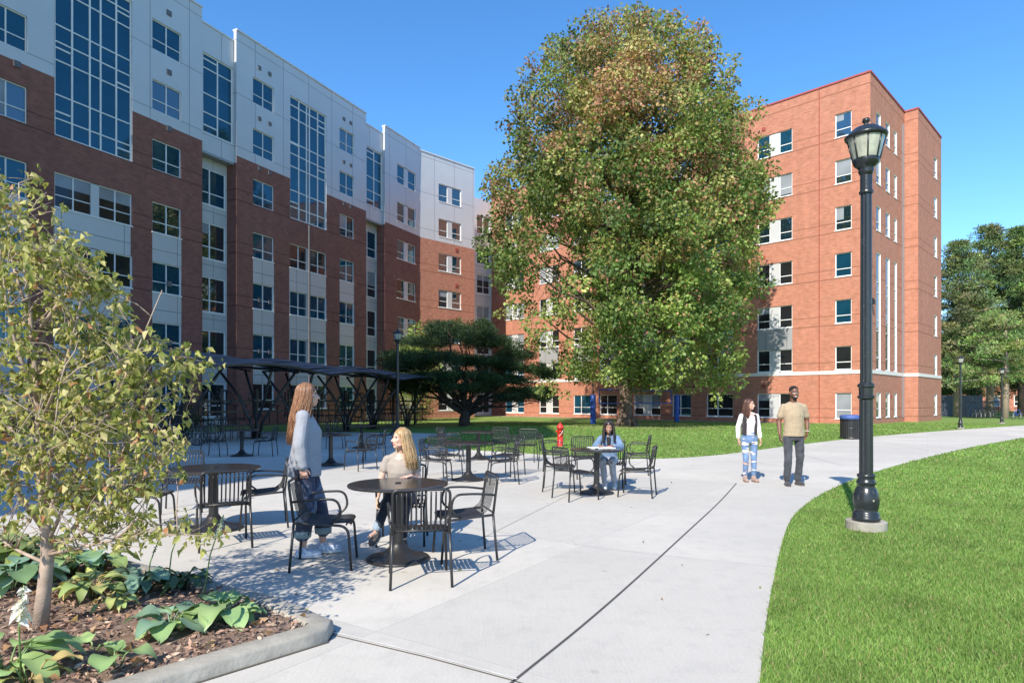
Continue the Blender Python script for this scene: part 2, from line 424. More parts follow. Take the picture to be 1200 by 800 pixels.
kerb_strip(wob(subdiv(kp, .15), .003)).build('kerb_stone', M['kerb'], kb, True)
M['gap'] = plain('kerb_gap', (.10, .085, .06), .95)
joint('kerb_dirt_gap', [p + Vector((.0, 0, 0)) for p in kp], .03, 'gap', .005)
bed = [K0 + Vector((-.12, .08, 0)), K1 + Vector((-.2, .04, 0)), K2 + Vector((-.05, -.12, 0)), K3 + Vector((0, -.15, 0)), Vector((-9, 7.4, 0)), Vector((-9, 1.5, 0)), Vector((-2.9, 1.5, 0))]
# mulch surface: gently lumpy mesh
def inpoly(x, y, P):
    x = np.asarray(x); y = np.asarray(y); ins = np.zeros(x.shape, bool); n = len(P)
    for i in range(n):
        x0, y0, x1, y1 = P[i][0], P[i][1], P[i - 1][0], P[i - 1][1]
        if y0 == y1: continue
        cnd = ((y0 > y) != (y1 > y)) & (x < (x1 - x0) * (y - y0) / (y1 - y0) + x0); ins ^= cnd
    return ins
poly_sheet('mulch_bed', bed, .065, M['mulch'])
# wood chips as loose mulch
N = 26000
x = rng.uniform(-6.5, -1.1, N); y = 2.6 + rng.uniform(0, 1, N) ** 1.3 * 4.8; k = inpoly(x, y, bed); x, y = x[k], y[k]; N = len(x)
C = np.stack([x, y, .068 + rng.uniform(0, .02, N) + .02 * np.sin(x * 5) * np.cos(y * 4)], 1)
A = norm(np.stack([rng.normal(size=N), rng.normal(size=N), rng.normal(size=N) * .35], 1))
tone = rng.uniform(.45, 1.5, (N, 1)); cc = np.array([[.27, .175, .13]]) * tone; cc[rng.random(N) < .15] = [.48, .37, .28]
M['chip'] = leaf_mat('wood_chip', .0, .9, .2)
o = link('mulch_chips', leaf_mesh('mulch_chips', C, A, rng.uniform(.018, .065, N), .2, cc), M['chip']); tag(o, kind='stuff', label='brown shredded wood mulch covering the planting bed', cat='mulch')
# soil strip along the right building and mulch ring round the big tree
def ring(c, r, n=40, e=.12): return [Vector((c[0] + r * (1 + random.uniform(-e, e)) * math.cos(2 * math.pi * k / n), c[1] + r * (1 + random.uniform(-e, e)) * .9 * math.sin(2 * math.pi * k / n), 0)) for k in range(n)]
TREE = gp(734, 499)
poly_sheet('mulch_ring', ring((TREE.x + .5, TREE.y + .5), 5.2), -.004, M['soil'])

# ------------------------------------------------------------------ lawn blades
lawnR = [(p.x, p.y) for p in re_s] + [(60, 40), (60, -9)]
def blades(name, poly, sets, label):
    Vs, Fs, Cs, base = [], [], [], 0
    for (x0, x1, y0, y1, dens, hgt, wd) in sets:
        N = int((x1 - x0) * (y1 - y0) * dens); x = rng.uniform(x0, x1, N); y = rng.uniform(y0, y1, N)
        k = (np.abs(x) < y * .83 + .4)
        if callable(poly): k &= poly(x, y)
        else: k &= inpoly(x, y, poly)
        x, y = x[k], y[k]; N = len(x)
        if not N: continue
        a = rng.uniform(0, 2 * np.pi, N); h = hgt * rng.uniform(.5, 1.25, N); lean = rng.normal(0, .45, (N, 2)) * h[:, None]
        patch = np.clip(.5 + .35 * np.sin(x * 1.7 + 2 * np.sin(y * 1.3)) * np.cos(y * 1.1 + x * .4) + .25 * np.sin(x * 5.3 + y * 2.1) * np.sin(y * 4.7 - x * 1.9) + .3 * np.sin(x * .45 + 1) * np.sin(y * .38), 0, 1)
        s_ = np.stack([np.cos(a), np.sin(a), 0 * a], 1) * (wd * rng.uniform(.6, 1.3, N))[:, None]
        B = np.stack([x, y, np.full(N, -.012)], 1); T = B + np.stack([lean[:, 0], lean[:, 1], h], 1)
        Mid = B + np.stack([lean[:, 0] * .35, lean[:, 1] * .35, h * .6], 1)
        V = np.stack([B - s_, B + s_, Mid + s_ * .7, T, Mid - s_ * .7], 1).reshape(-1, 3)
        b_ = base + np.arange(N)[:, None] * 5
        Fs.append(np.concatenate([b_ + [0, 1, 2], b_ + [0, 2, 4], b_ + [4, 2, 3]], 0))
        t = rng.uniform(0, 1, (N, 1)); c = np.array([[.12, .225, .045]]) * (1 - t) + np.array([[.29, .44, .12]]) * t
        thick = np.clip(np.sin(x * 3.1 + 2.2 * np.sin(y * 1.9 + 1)) * np.sin(y * 2.7 + 1.7 * np.sin(x * 2.3)) * 2 - .9, 0, 1)
        c = c * (.84 + .26 * patch[:, None]) * (1 - .16 * thick[:, None]); dry = rng.random(N) < .07; c[dry] = [.38, .33, .16]
        Vs.append(V); Cs.append(np.repeat(c, 5, 0)); base += N * 5
    o = link(name, np_mesh(name, np.concatenate(Vs), np.concatenate(Fs), np.concatenate(Cs)), M['grass'])
    return tag(o, label, 'grass', kind='stuff')
M['grass'] = leaf_mat('grass_blade', .35, .5, .25)
blades('grass', lawnR, [(1.0, 5.5, 3.2, 6.5, 7500, .04, .0028), (2.5, 9, 6.5, 10, 3200, .04, .004), (3.5, 14, 10, 16, 1000, .045, .008), (6, 25, 16, 30, 160, .05, .02)],
       'short green lawn grass in the foreground right of the path')
farpoly = [(p.x, p.y) for p in fe_s] + [(-3, 45), (45, 45)]
blades('grass', farpoly, [(-4, 25, 17, 26, 420, .05, .012), (-8, 32, 26, 46, 110, .055, .024)], 'mown grass of the lawn island round the big tree')

# ------------------------------------------------------------------ buildings
class Wall:
    """a vertical wall from ground point A (left as seen from outside) to B; local x runs along it, local -y is outside"""
    def __init__(s, A, B, root, back=0.0):
        A, B = Vector((A[0], A[1])), Vector((B[0], B[1])); s.d = (B - A).normalized(); n = Vector((-s.d.y, s.d.x))
        s.A, s.B = A + n * back, B + n * back; s.L = (B - A).length; s.root = root; s.ang = math.atan2(s.d.y, s.d.x); s.n = n
    def u(s, px):                       # where the sight line of a photo column meets the wall
        k = (px - 600) / F; d, A = s.d, s.A
        return (k * A.y - A.x) / (d.x - k * d.y)
    def place(s, o, u=0, z=0, y=0):
        p = s.A + s.d * u + s.n * y
        o.parent = s.root; o.location = Vector((p.x, p.y, z)) - s.root.location; o.rotation_euler = (0, 0, s.ang); return o
    def wall(s, u0, u1, z0, z1, opens, zone, mats, depth=.16, name='wall'):
        us = sorted({round(v, 4) for v in [u0, u1] + [o[0] for o in opens] + [o[1] for o in opens] + list(zone.get('u', []))if u0 <= v <= u1})
        zs = sorted({round(v, 4) for v in [z0, z1] + [o[2] for o in opens] + [o[3] for o in opens] + list(zone.get('z', [])) if z0 <= v <= z1})
        mb = MB()
        def isopen(u, z): return any(o[0] - 1e-4 < u < o[1] + 1e-4 and o[2] - 1e-4 < z < o[3] + 1e-4 for o in opens)
        for a, b_ in zip(us[:-1], us[1:]):
            for c, d_ in zip(zs[:-1], zs[1:]):
                if isopen((a + b_) / 2, (c + d_) / 2): continue
                mb.mi = zone['f']((a + b_) / 2, (c + d_) / 2)
                mb.add([(a, 0, c), (b_, 0, c), (b_, 0, d_), (a, 0, d_)], [(0, 1, 2, 3)])
        for o in opens:
            mb.mi = zone['f']((o[0] + o[1]) / 2, o[3] + .05) if zone.get('rev') is None else zone['rev']
            a, b_, c, d_ = o[:4]; q = depth + .05
            mb.add([(a, 0, c), (b_, 0, c), (b_, q, c), (a, q, c)], [(0, 1, 2, 3)]); mb.add([(a, 0, d_), (b_, 0, d_), (b_, q, d_), (a, q, d_)], [(3, 2, 1, 0)])
            mb.add([(a, 0, c), (a, q, c), (a, q, d_), (a, 0, d_)], [(0, 1, 2, 3)]); mb.add([(b_, 0, c), (b_, q, c), (b_, q, d_), (b_, 0, d_)], [(3, 2, 1, 0)])
        o = mb.build(name, mats); s.place(o); return o
    def window(s, u0, u1, z0, z1, vb=(), hb=(), pane='glass', t=.055, depth=.10, extra=(), infill=(), sill=True):
        """vb/hb: bar positions as fractions; extra: (ua,ub,z) short bars; infill: (ua,ub) solid strips"""
        w_, h_ = u1 - u0, z1 - z0; mb = MB(); y0, y1 = depth - .03, depth + .04
        mb.box(0, t, y0, y1, 0, h_); mb.box(w_ - t, w_, y0, y1, 0, h_); mb.box(t, w_ - t, y0, y1, 0, t); mb.box(t, w_ - t, y0, y1, h_ - t, h_)
        solid = [(a * w_, b_ * w_) for a, b_ in infill]
        for f in vb: x_ = f * w_; mb.box(x_ - t * .55, x_ + t * .55, y0 + .004, y1, t, h_ - t)
        segs = [(t, w_ - t)]
        for a, b_ in solid: segs = [q for s0, s1 in segs for q in ((s0, min(s1, a)), (max(s0, b_), s1)) if q[1] - q[0] > .01]
        for f in hb:
            for s0, s1 in segs: mb.box(s0, s1, y0 + .008, y1 - .004, f * h_ - t * .42, f * h_ + t * .42)
        for (a, b_, f) in extra: mb.box(a * w_, b_ * w_, y0 + .01, y1 - .006, f * h_ - t * .5, f * h_ + t * .5)
        if sill: mb.box(-.03, w_ + .03, -.035, y0 - .003, -.05, .015)
        if solid:
            mb.mi = 1
            for a, b_ in solid: mb.box(a, b_, y0 - .02, y1 + .01, .01, h_ - .01)
        f_ = mb.build('window', [M['white'], M['spandrel']]); s.place(f_, u0, z0)
        g_ = MB(); g_.box(.01, w_ - .01, depth + .015, depth + .028, .01, h_ - .01); g_.build('pane', M[pane], f_)
        if pane in ('glass', 'glass_dark') and h_ < 2.3 and random.random() < .42:
            bh = h_ * random.choice((.3, .38, .55, .64, .9)); q = MB(); x1_ = w_ - t if random.random() < .55 else w_ * .5
            q.box(t, x1_, depth + .006, depth + .012, h_ - t - bh + t, h_ - t); q.build('blind', M['blind'], f_)
        return f_
    def strip(s, name, u0, u1, z0, z1, mat, proud=.03, y1=.02):
        mb = MB(); mb.box(0, u1 - u0, -proud, y1, 0, z1 - z0); o = mb.build(name, mat); s.place(o, u0, z0); return o
def line_px(px, px0, Y0, vp): return at(px, Y0 * (vp - px0) / (vp - px))
LP = lambda px: line_px(px, 195, 34.56, 950.)
c492 = LP(492)
W2P = lambda px: line_px(px, 492, c492.y, 1343.)
RFP = lambda px: line_px(px, 1020, 42.8, -130.)
RSP = lambda px: line_px(px, 1020, 42.8, 1343.)
BFP = lambda px: line_px(px, 1076, 48.2, -130.)
BSP = lambda px: line_px(px, 1076, 48.2, 1343.)
def core(root, pts, z1, name='roof'):
    vs = [Vector((p[0], p[1], 0)) - root.location for p in pts]; n = len(vs); mb = MB()
    mb.add([(v.x, v.y, -.05) for v in vs] + [(v.x, v.y, z1) for v in vs], [tuple(range(n))[::-1], tuple(range(n, 2 * n))] + [(i, (i + 1) % n, (i + 1) % n + n, i + n) for i in range(n)])
    return mb.build(name, M['roof'], root)

LB = thing('apartment_building', 'long dark brick dormitory with pale metal upper storeys and tall teal glazed bays', 'building', LP(237))
zt = [2.66, 5.75, 8.95, 12.12, 15.45, 18.6, 21.8]; wh = 1.62; BT = 16.42; RT = 24.0
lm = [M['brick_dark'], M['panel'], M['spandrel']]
SASH = dict(vb=(.5,), hb=(.36,))
def pick(k, col):
    r_ = random.Random(k * 31 + int(col)).random()
    return 'glass_blue' if r_ < .5 else 'glass' if r_ < .85 else 'glass_dark'
def spz(cols, z):                                     # spandrel panels in these columns
    return lambda u, zz: any(a <= u <= b_ for a, b_ in cols) and z[0] <= zz <= z[1]
def lower_section(W, pa, pb, cols, bays, zone_cols):
    u0, u1 = W.u(pa) if pa is not None else 0, W.u(pb) if pb is not None else W.L
    opens = []; wins = []
    for (a, b_) in cols:
        a, b_ = W.u(a), W.u(b_)
        for k in range(7): opens.append((a, b_, zt[k] - wh, zt[k])); wins.append(('d', a, b_, k))
    for (a, b_, tall) in bays:
        ua, ub = W.u(a), W.u(b_)
        opens.append((ua, ub, 13.8, 22.0)); wins.append((tall, ua, ub, 9))
        for k in range(4): opens.append((ua, ub, zt[k] - wh, zt[k])); wins.append(('q', ua, ub, k))
    spc = [(W.u(a), W.u(b_)) for a, b_ in zone_cols]
    zone = dict(u=[v for q in spc for v in q], z=[BT, zt[3] - wh, zt[0]], f=lambda u, z: 1 if z > BT else (2 if any(a <= u <= b_ for a, b_ in spc) and zt[0] < z < zt[3] - wh and not (zt[2] < z < zt[2] + .0) else 0))
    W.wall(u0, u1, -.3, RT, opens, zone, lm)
    for kind, a, b_, k in wins:
        if kind == 'd': W.window(a, b_, zt[k] - wh, zt[k], pane=pick(k, a), sill=k < 4, **SASH)
        elif kind == 'q': W.window(a, b_, zt[k] - wh, zt[k], vb=(.23, .77), hb=(.36,), infill=((.445, .555),), pane=pick(k, b_))
        elif kind == 'tallA':
            hs = [.0, .085, .175, .33, .42, .5, .595, .75, .835, .92]
            W.window(a, b_, 13.8, 22.0, vb=(.22, .44, .58, .79), hb=(.1, .235, .43, .535, .63, .83, .93), pane='glass_blue', t=.075, sill=False,
                     extra=((.02, .2, .14), (.8, .98, .06), (.02, .2, .5), (.8, .98, .46), (.8, .98, .90)))
        elif kind == 'tallB':
            W.window(a, b_, 13.8, 22.0, vb=(.25, .46, .54, .77), hb=(.1, .235, .43, .535, .63, .83, .93), pane='glass_blue', t=.085, sill=False,
                     extra=((.02, .24, .14), (.78, .98, .5), (.02, .24, .62), (.78, .98, .88)))
    return u0, u1
WL = Wall(LP(-260), LP(492), LB)
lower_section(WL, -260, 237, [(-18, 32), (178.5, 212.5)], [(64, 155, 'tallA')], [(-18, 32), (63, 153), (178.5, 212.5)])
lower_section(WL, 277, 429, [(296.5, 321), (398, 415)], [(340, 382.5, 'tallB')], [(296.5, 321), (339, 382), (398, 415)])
# last dark stretch with paired narrow windows
def paired(W, pa, pb, wins, ztl, wh_, zone, mats, top, infill=((.40, .60),), sp=None):
    opens = []; 
    for a, b_ in wins:
        for k in range(7): opens.append((W.u(a), W.u(b_), ztl[k] - wh_, ztl[k]))
    W.wall(W.u(pa), W.u(pb), -.3, top, opens, zone, mats)
    for i, o in enumerate(opens): W.window(*o, vb=(.40, .60), hb=(.36,), infill=infill, pane=pick(i, o[0]))
z2 = [z - .25 for z in zt]
paired(WL, 451, 492, [(465.5, 487)], z2, wh, dict(z=[16.2], f=lambda u, z: 1 if z > 16.2 else 0), lm, RT)
for (a, b_, wa, wb, wc) in ((237, 277, 237.8, 275.3, 269.5), (429, 451, 429.6, 449.8, 446)):
    u0, u1 = WL.u(a), WL.u(b_); BK_U, BK_L = .22, .80
    Wu = Wall(LP(-260), LP(492), LB, back=BK_U); Wl = Wall(LP(-260), LP(492), LB, back=BK_L)
    oa, ob_ = max(Wu.u(wa), u0 + .04), min(Wu.u(wb), u1 - .04)
    Wu.wall(u0, u1, 16.0, 23.35, [(oa, ob_, 17.1, 21.7)], dict(f=lambda u, z: 1), lm)
    Wu.window(oa, ob_, 17.1, 21.7, vb=(.5,), hb=(.26, .5, .82), extra=((.02, .5, .1), (.02, .5, .93)), pane='glass_blue', t=.075, sill=False)
    la, lb_ = u0 + .06, min(Wl.u(wc), u1 - .1)
    zz = [(13.15, 15.3), (9.95, 12.1), (6.8, 8.9), (3.6, 5.75), (.6, 2.6)]
    Wl.wall(u0, u1, -.3, 16.0, [(la, lb_, z0, z1) for z0, z1 in zz], dict(f=lambda u, z: 2), lm, depth=.1)
    for i, (z0, z1) in enumerate(zz): Wl.window(la, lb_, z0, z1, vb=(.5,), hb=(.34,), pane='glass' if i else 'glass_blue', t=.07, depth=.06)
    mb = MB(); mb.box(0, u1 - u0, 0, BK_L - BK_U, -.12, 0); Wu.place(mb.build('soffit', M['spandrel_grey']), u0, 16.0, .002)
    for uu, flip in ((u0, 0), (u1, 1)):            # the jamb walls of the recess
        for dep, za, zb, mi in ((BK_L, -.3, 16.0, 0), (BK_U, 16.0, RT, 1)):
            P = WL.A + WL.d * uu; Q = P + WL.n * dep
            Wj = Wall(P, Q, LB) if not flip else Wall(Q, P, LB)
            Wj.wall(0, dep, za, zb, [], dict(f=lambda u, z: mi), lm)
    Wu.strip('coping', u0, u1, 23.35, 23.45, M['coping'], .05, .3)
for a, b_ in ((-260, 237), (277, 429), (451, 492)): WL.strip('coping', WL.u(a), WL.u(b_), RT, RT + .1, M['coping'], .06, .3)
u_ = WL.u(361.5); WL.strip('downpipe', u_ - .05, u_ + .05, .0, 13.7, M['vent'], .12, -.03)
# wing that turns towards the viewer
W2 = Wall(c492, W2P(556), LB); z3 = [z - .35 for z in zt]
m2 = [M['brick_red'], M['panel'], M['spandrel']]
paired(W2, 492.01, 556, [(514, 540.5)], z3, wh, dict(z=[16.15], f=lambda u, z: 1 if z > 16.15 else 0), m2, 23.85)
W2.strip('coping', 0, W2.L, 23.85, 23.95, M['coping'], .06, .3)
RF0 = RFP(576)
dW = Vector((W2.d.x, W2.d.y)); RFv = Vector((RF0.x, RF0.y))
Lr = (RFv - W2.B).dot(dW); P3 = RFv - dW * Lr
W3 = Wall(P3 - dW * .0, RFv, LB)
uA, uB = max(.25, W3.u(559)), min(W3.L - .2, W3.u(574))
opens = [(uA, uB, z - 2.0, z) for z in z3]
W3.wall(0, W3.L, -.3, 23.2, opens, dict(z=[16.15], f=lambda u, z: 1 if z > 16.15 else 2), m2)
for z in z3: W3.window(uA, uB, z - 2.0, z, vb=(.5,), hb=(.36,), pane='glass')
Wj = Wall(W2.B, P3, LB); Wj.wall(0, Wj.L, -.3, 23.85, [], dict(z=[16.15], f=lambda u, z: 1 if z > 16.15 else 0), m2)
nL = Vector((WL.n.x, WL.n.y)); n2 = Vector((W2.n.x, W2.n.y))
core(LB, [WL.A + nL * 1.2, WL.A + WL.d * (WL.L - .3) + nL * 1.2, W2.A + dW * 1.0 + n2 * 1.0, W2.B - dW * .3 + n2 * .6, P3 + n2 * .5 - dW * .3, W3.B + n2 * .8, W3.B + n2 * 18, WL.A + nL * 20], 22.9)
# round vents beside the windows
def vents(W, px_list, zs, mat, r_=.16, n=8):
    for px in px_list:
        for z in zs:
            mb = MB(); mb.box(-r_, r_, -.05, -.004, -r_, r_); W.place(mb.build('vent', M[mat]), W.u(px), z)
vents(WL, (20, 198), (zt[4] + .85, zt[6] + .75, zt[5] + .75, 7.9, 4.7), 'vent', .14)
vents(WL, (304, 316, 403, 411), (zt[6] + .75, zt[5] + .75, zt[4] + .75, 7.9, 4.7), 'vent', .12)
vents(W2, (535,), (z3[4] + .6, z3[3] + .6, z3[2] + .6), 'vent_red', .16)

# the red brick hall
RB = thing('brick_hall', 'seven storey orange-red brick hall with white stone band standing behind the big tree', 'building', RFP(1020))
zr = [2.12 + 3.21 * k for k in range(7)]; RTz = 23.55
rm = [M['brick_red'], M['band'], M['spandrel_grey']]
WF = Wall(RFP(576), RFP(1020), RB)
cols = [(592, 614, 'b'), (632, 655, 'p'), (672, 693, 'd'), (703, 723, 'd'), (743, 774, 'p'), (788, 810, 'd'), (828, 859, 'd'), (887.5, 928.5, 'p'), (978.5, 998, 's')]
opens = []; wins = []; spc = []
for a, b_, kd in cols:
    a, b_ = WF.u(a), WF.u(b_)
    if kd != 's': spc.append((a, b_))
    for k in range(7):
        o = (a, b_, zr[k] - (1.78 if k == 0 else 1.62), zr[k]); opens.append(o); wins.append((kd, k, o))
WF.wall(0, WF.L, -.3, RTz, opens, dict(u=[v for q in spc for v in q], z=[zr[1], zr[2] - 1.62, 3.42, 3.66], f=lambda u, z: 2 if any(a <= u <= b_ for a, b_ in spc) and zr[1] < z < zr[2] - 1.62 else 0), rm)
for kd, k, o in wins:
    pn = ('glass_dark' if k < 4 else 'glass') if random.random() < .8 else 'glass_blue'
    if kd == 's': WF.window(*o, hb=(.33,), pane='blind' if k == 0 else pn, t=.06)
    elif kd == 'd': WF.window(*o, vb=(.42,), hb=(.36,), pane=pn, t=.06)
    else: WF.window(*o, vb=(.36, .64), hb=(.36,), infill=((.38, .62),), pane=pn, t=.06)
su = sorted(o[:2] for o in opens if abs(o[3] - zr[0]) < .01)
WF.strip('stone_band', 0, WF.L - .0, 3.42, 3.66, M['band'], .04)
WF.strip('coping', 0, WF.L, RTz, RTz + .12, M['coping_red'], .05, .4)
u_ = WF.u(960); WF.strip('wall_jog_line', u_ - .03, u_ + .03, -.1, RTz, M['vent_red'], .012)  # dark strip painted for the shade line of a slight wall jog
vents(WF, (895,), (zr[6] + .55, zr[3] + .55, zr[2] + .55, zr[0] + .55), 'vent_red', .13)
WS = Wall(RFP(1020), RSP(1060), RB)
opens = []
for a, b_ in ((1027, 1032), (1038, 1042.5), (1047.5, 1051)):
    a, b_ = WS.u(a), WS.u(b_); opens += [(a, b_, zr[k] - 1.7, zr[k]) for k in (0, 4, 5, 6)]; opens.append((a, b_, 3.72, zr[3]))
WS.wall(0, WS.L, -.3, RTz, opens, dict(z=[], rev=1, f=lambda u, z: 0), rm, depth=.15)
for o in opens: WS.window(*o, hb=(.36,) if o[3] - o[2] < 3 else (.1, .33, .42, .66, .75), pane='glass', t=.05, depth=.07)
WS.strip('stone_band', -.02, WS.L, 3.42, 3.66, M['band'], .04)
WS.strip('coping', 0, WS.L, RTz, RTz + .12, M['coping_red'], .05, .4)
WS.strip('glazed_slot', WS.L - .75, WS.L - .1, .3, RTz - 1, M['spandrel_grey'], .02)
WB = Wall(BFP(1060), BFP(1076), RB); WB.wall(0, WB.L, -.3, RTz, [], dict(f=lambda u, z: 0), rm)
WC = Wall(BSP(1076), BSP(1103), RB); a, b_ = WC.u(1094.5), WC.u(1098)
opens = [(a, b_, zr[k] - 1.7, zr[k]) for k in range(7)]
WC.wall(0, WC.L, -.3, RTz, opens, dict(rev=1, f=lambda u, z: 0), rm, depth=.15)
for o in opens: WC.window(*o, hb=(.36,), pane='glass_dark', t=.05, depth=.07)
for W_ in (WB, WC):
    W_.strip('stone_band', -.02, W_.L, 3.42, 3.66, M['band'], .04); W_.strip('coping', 0, W_.L, RTz, RTz + .12, M['coping_red'], .05, .4)
nF = Vector((WF.n.x, WF.n.y)); 
back = WF.A + nF * 16
fd, sd = Vector((WF.d.x, WF.d.y)), Vector((WS.d.x, WS.d.y))
core(RB, [WF.A + nF * .6 + fd * .3, WF.B + sd * .5 - fd * .5, WS.B - fd * .6, WC.A + sd * .5 - fd * .5, WC.B - fd * .5 - sd * .3, WC.B - fd * 12, WF.A + nF * 17], 22.9)
mb = MB(); mb.box(-.1, .1, -.25, -.0, 0, .3); mb.box(-.06, .06, -.2, -.02, .3, .42); WS.place(mb.build('wall_lamp', M['black']), .05, 8.0, -.03)
vents(WS, (1044,), (1.9,), 'vent_red', .1)
# dry soil strip at the foot of the hall
a, b_ = WF.A, WF.B
q = [a - nF * .05, b_ - nF * .05 + Vector((0, 0)), b_ - nF * 1.6, a - nF * 2.6]
poly_sheet('soil_strip', [(v.x, v.y) for v in q], -.003, M['soil'])
# unseen brick block added out of frame to cast the terrace shade
TB = thing('unseen_shade_block', 'unseen brick block added out of frame to shade the far tables', 'building', (-14.3, 8.3, 0))
mb = MB(); mb.box(-45, 0, -16, 0, -.3, 33.3); mb.build('wall', M['brick_red'], TB)
for i in range(6):
    for k in range(8):
        if (i + k) % 3 == 0:
            mb = MB(); mb.box(-6 - i * 6.5, -4 - i * 6.5, .003, .06, 2 + k * 3.7, 3.8 + k * 3.7); mb.build('window', M['glass'], TB)
# ------------------------------------------------------------------ trees
def crown(name, root, clumps, per, size, width, mat, spread=1.0, drop=.4, flat=.8, fold=0.0, tone=.25):
    """clumps: (centre, radius, colour)"""
    Cs, As, Ss, Co = [], [], [], []
    for c, r_, col in clumps:
        n = max(6, int(per * r_ * r_)); dr = norm(rng.normal(size=(n, 3))); rad = r_ * rng.uniform(.25, 1.0, (n, 1)) ** .6
        p = dr * rad * np.array([1, 1, flat]) + np.array(c)
        a = dr * spread + rng.normal(size=(n, 3)) * .6; a[:, 2] -= drop
        Cs.append(p); As.append(a); Ss.append(size * rng.uniform(.6, 1.35, n))
        if isinstance(col[0], tuple):
            pk = (rng.random(n) < col[2])[:, None]; col = np.where(pk, np.array([col[1]]), np.array([col[0]]))
        else: col = np.array([col])
        Co.append(col * rng.uniform(1 - tone, 1 + tone, (n, 1)) * rng.uniform(.93, 1.07, (n, 3)))
    me = leaf_mesh(name, np.concatenate(Cs), np.concatenate(As), np.concatenate(Ss), width, np.concatenate(Co), fold)
    return link(name, me, mat, root)
def limb(mb, a, b_, r0, r1, sag=.1, n=5, jit=.06, sides=6):
    a, b_ = Vector(a), Vector(b_); L = (b_ - a).length; pts = []
    for i in range(n + 1):
        t = i / n; p = a.lerp(b_, t); p.z += sag * L * math.sin(math.pi * t) 
        if 0 < i < n: p += Vector((random.uniform(-1, 1), random.uniform(-1, 1), random.uniform(-1, 1))) * jit * L
        pts.append(p)
    mb.tube(pts, [r0 + (r1 - r0) * i / n for i in range(n + 1)], sides); return pts

# the big tree
T = thing('broadleaf_tree', 'huge broadleaf tree with crown turning bronze, standing on the lawn before the brick hall', 'tree', TREE)
TY = TREE.y; sc = F / TY
prof = [(4, 715, 762), (14, 690, 792), (30, 668, 815), (50, 640, 838), (80, 618, 872), (110, 604, 889), (150, 592, 894), (200, 570, 903), (240, 560, 909), (290, 563, 893), (340, 572, 886), (375, 590, 884), (405, 612, 872), (430, 640, 862), (452, 668, 838)]
def env(z):
    py = HZ - (z - H) * sc; ys = [p[0] for p in prof]
    l = np.interp(py, ys, [p[1] for p in prof]); r_ = np.interp(py, ys, [p[2] for p in prof]); return (l - 734) / sc, (r_ - 734) / sc
clumps = []; zs = lambda py: H + (HZ - py) / sc
green = [(.16, .24, .065), (.24, .33, .09), (.11, .18, .055), (.32, .39, .12)]; bronze = [(.36, .20, .12), (.40, .28, .14), (.28, .15, .09), (.38, .34, .14)]
tries = 0
while len(clumps) < 1300:
    tries += 1
    py = random.uniform(15, 450); z = zs(py); l, r_ = env(z); ang = random.uniform(0, 2 * math.pi)
    rr = (random.random() ** .42)
    cx, half = (l + r_) / 2, (r_ - l) / 2
    if random.random() > half / 9.2: continue
    mrad = half * (1 + .05 * math.sin(ang * 3 + z * .9) + .05 * math.sin(ang * 7 - z * 1.7))
    x_, y_ = cx + math.cos(ang) * mrad * rr * .95, math.sin(ang) * mrad * rr * .92
    nv = mnoise.noise(Vector((x_, y_, z)) * .28)
    gap = mnoise.noise(Vector((x_ + 40, y_, z * 1.2)) * .33)
    if gap < -.27 and rr > .3: continue
    if py > 395 and rr < .5 and random.random() < .5: continue
    # fewer leaves low on the left, where the wall shows through
    if 270 < py < 400 and -6.5 < x_ < -2.5 and random.random() < .62: continue
    if py > 380 and random.random() < .40: continue
    if py > 310 and x_ < 0 and random.random() < .25: continue
    hh = (452 - py) / 450
    pb = min(.9, max(.06, (hh - .18) * .95 + nv * .85))
    if py > 300: pb = .08
    k = 1 + nv * .5
    if x_ < -5.5: k *= .8
    col = (tuple(v * k for v in random.choice(green)), tuple(v * k for v in random.choice(bronze)), pb)
    kf = (TY + y_) / TY; x_ *= kf; z = H + (z - H) * kf
    clumps.append(((x_, y_, z), random.uniform(.45, .98) * (.75 if py < 40 else 1), col))
# drooping sprays under the crown
for px, py, r_ in ((640, 455, .7), (655, 430, .8), (625, 400, .9), (668, 400, .8), (700, 440, .7), (690, 410, .8), (715, 425, .6), (760, 452, .5), (780, 436, .8), (800, 415, .9), (822, 440, .8), (838, 455, .55), (828, 470, .4), (860, 445, .7), (872, 425, .6), (855, 460, .4), (884, 240, 1), (896, 250, .9), (886, 262, .9), (892, 228, .8), (878, 250, 1), (900, 240, .7), (882, 275, .8), (904, 258, .6), (876, 285, .9), (650, 462, .35), (612, 380, .9), (600, 350, .9), (585, 330, 1), (575, 300, 1), (705, 385, .9), (740, 400, 1), (765, 385, .9), (790, 375, 1), (730, 370, 1.), (655, 372, .8), (690, 362, .7), (760, 425, .7), (742, 432, .5)):
    yy = random.uniform(-5.5, -1.0) if px < 870 else random.uniform(-2, 2); kf = (TY + yy) / TY
    clumps.append((((px - 734 - (6 if px > 870 else 0)) / sc * kf + random.uniform(-.2, .2), yy, H + (zs(py) - H) * kf), r_, random.choice(green[:2] + green[3:])))
crown('crown', T, clumps, 230, .20, .36, M['leaf'], drop=.5, tone=.35)
mb = MB(); top = Vector((.2, 0, 21))
tp = [Vector((0, 0, -.1)), Vector((0, .02, .5)), Vector((-.03, 0, 2.4)), Vector((.1, .1, 5)), Vector((-.25, .1, 8.5)), Vector((.1, 0, 12)), Vector((.2, 0, 17)), top]
mb.tube(tp, [.55, .43, .39, .36, .31, .25, .14, .03], 14)
for i in range(7):
    a = i * .9; mb.tube([Vector((.42 * math.cos(a), .42 * math.sin(a), .5)), Vector((.75 * math.cos(a), .75 * math.sin(a), -.08))], .16, 6, r1=.1)
mb.build('trunk', M['bark'], T, True)
mb = MB()
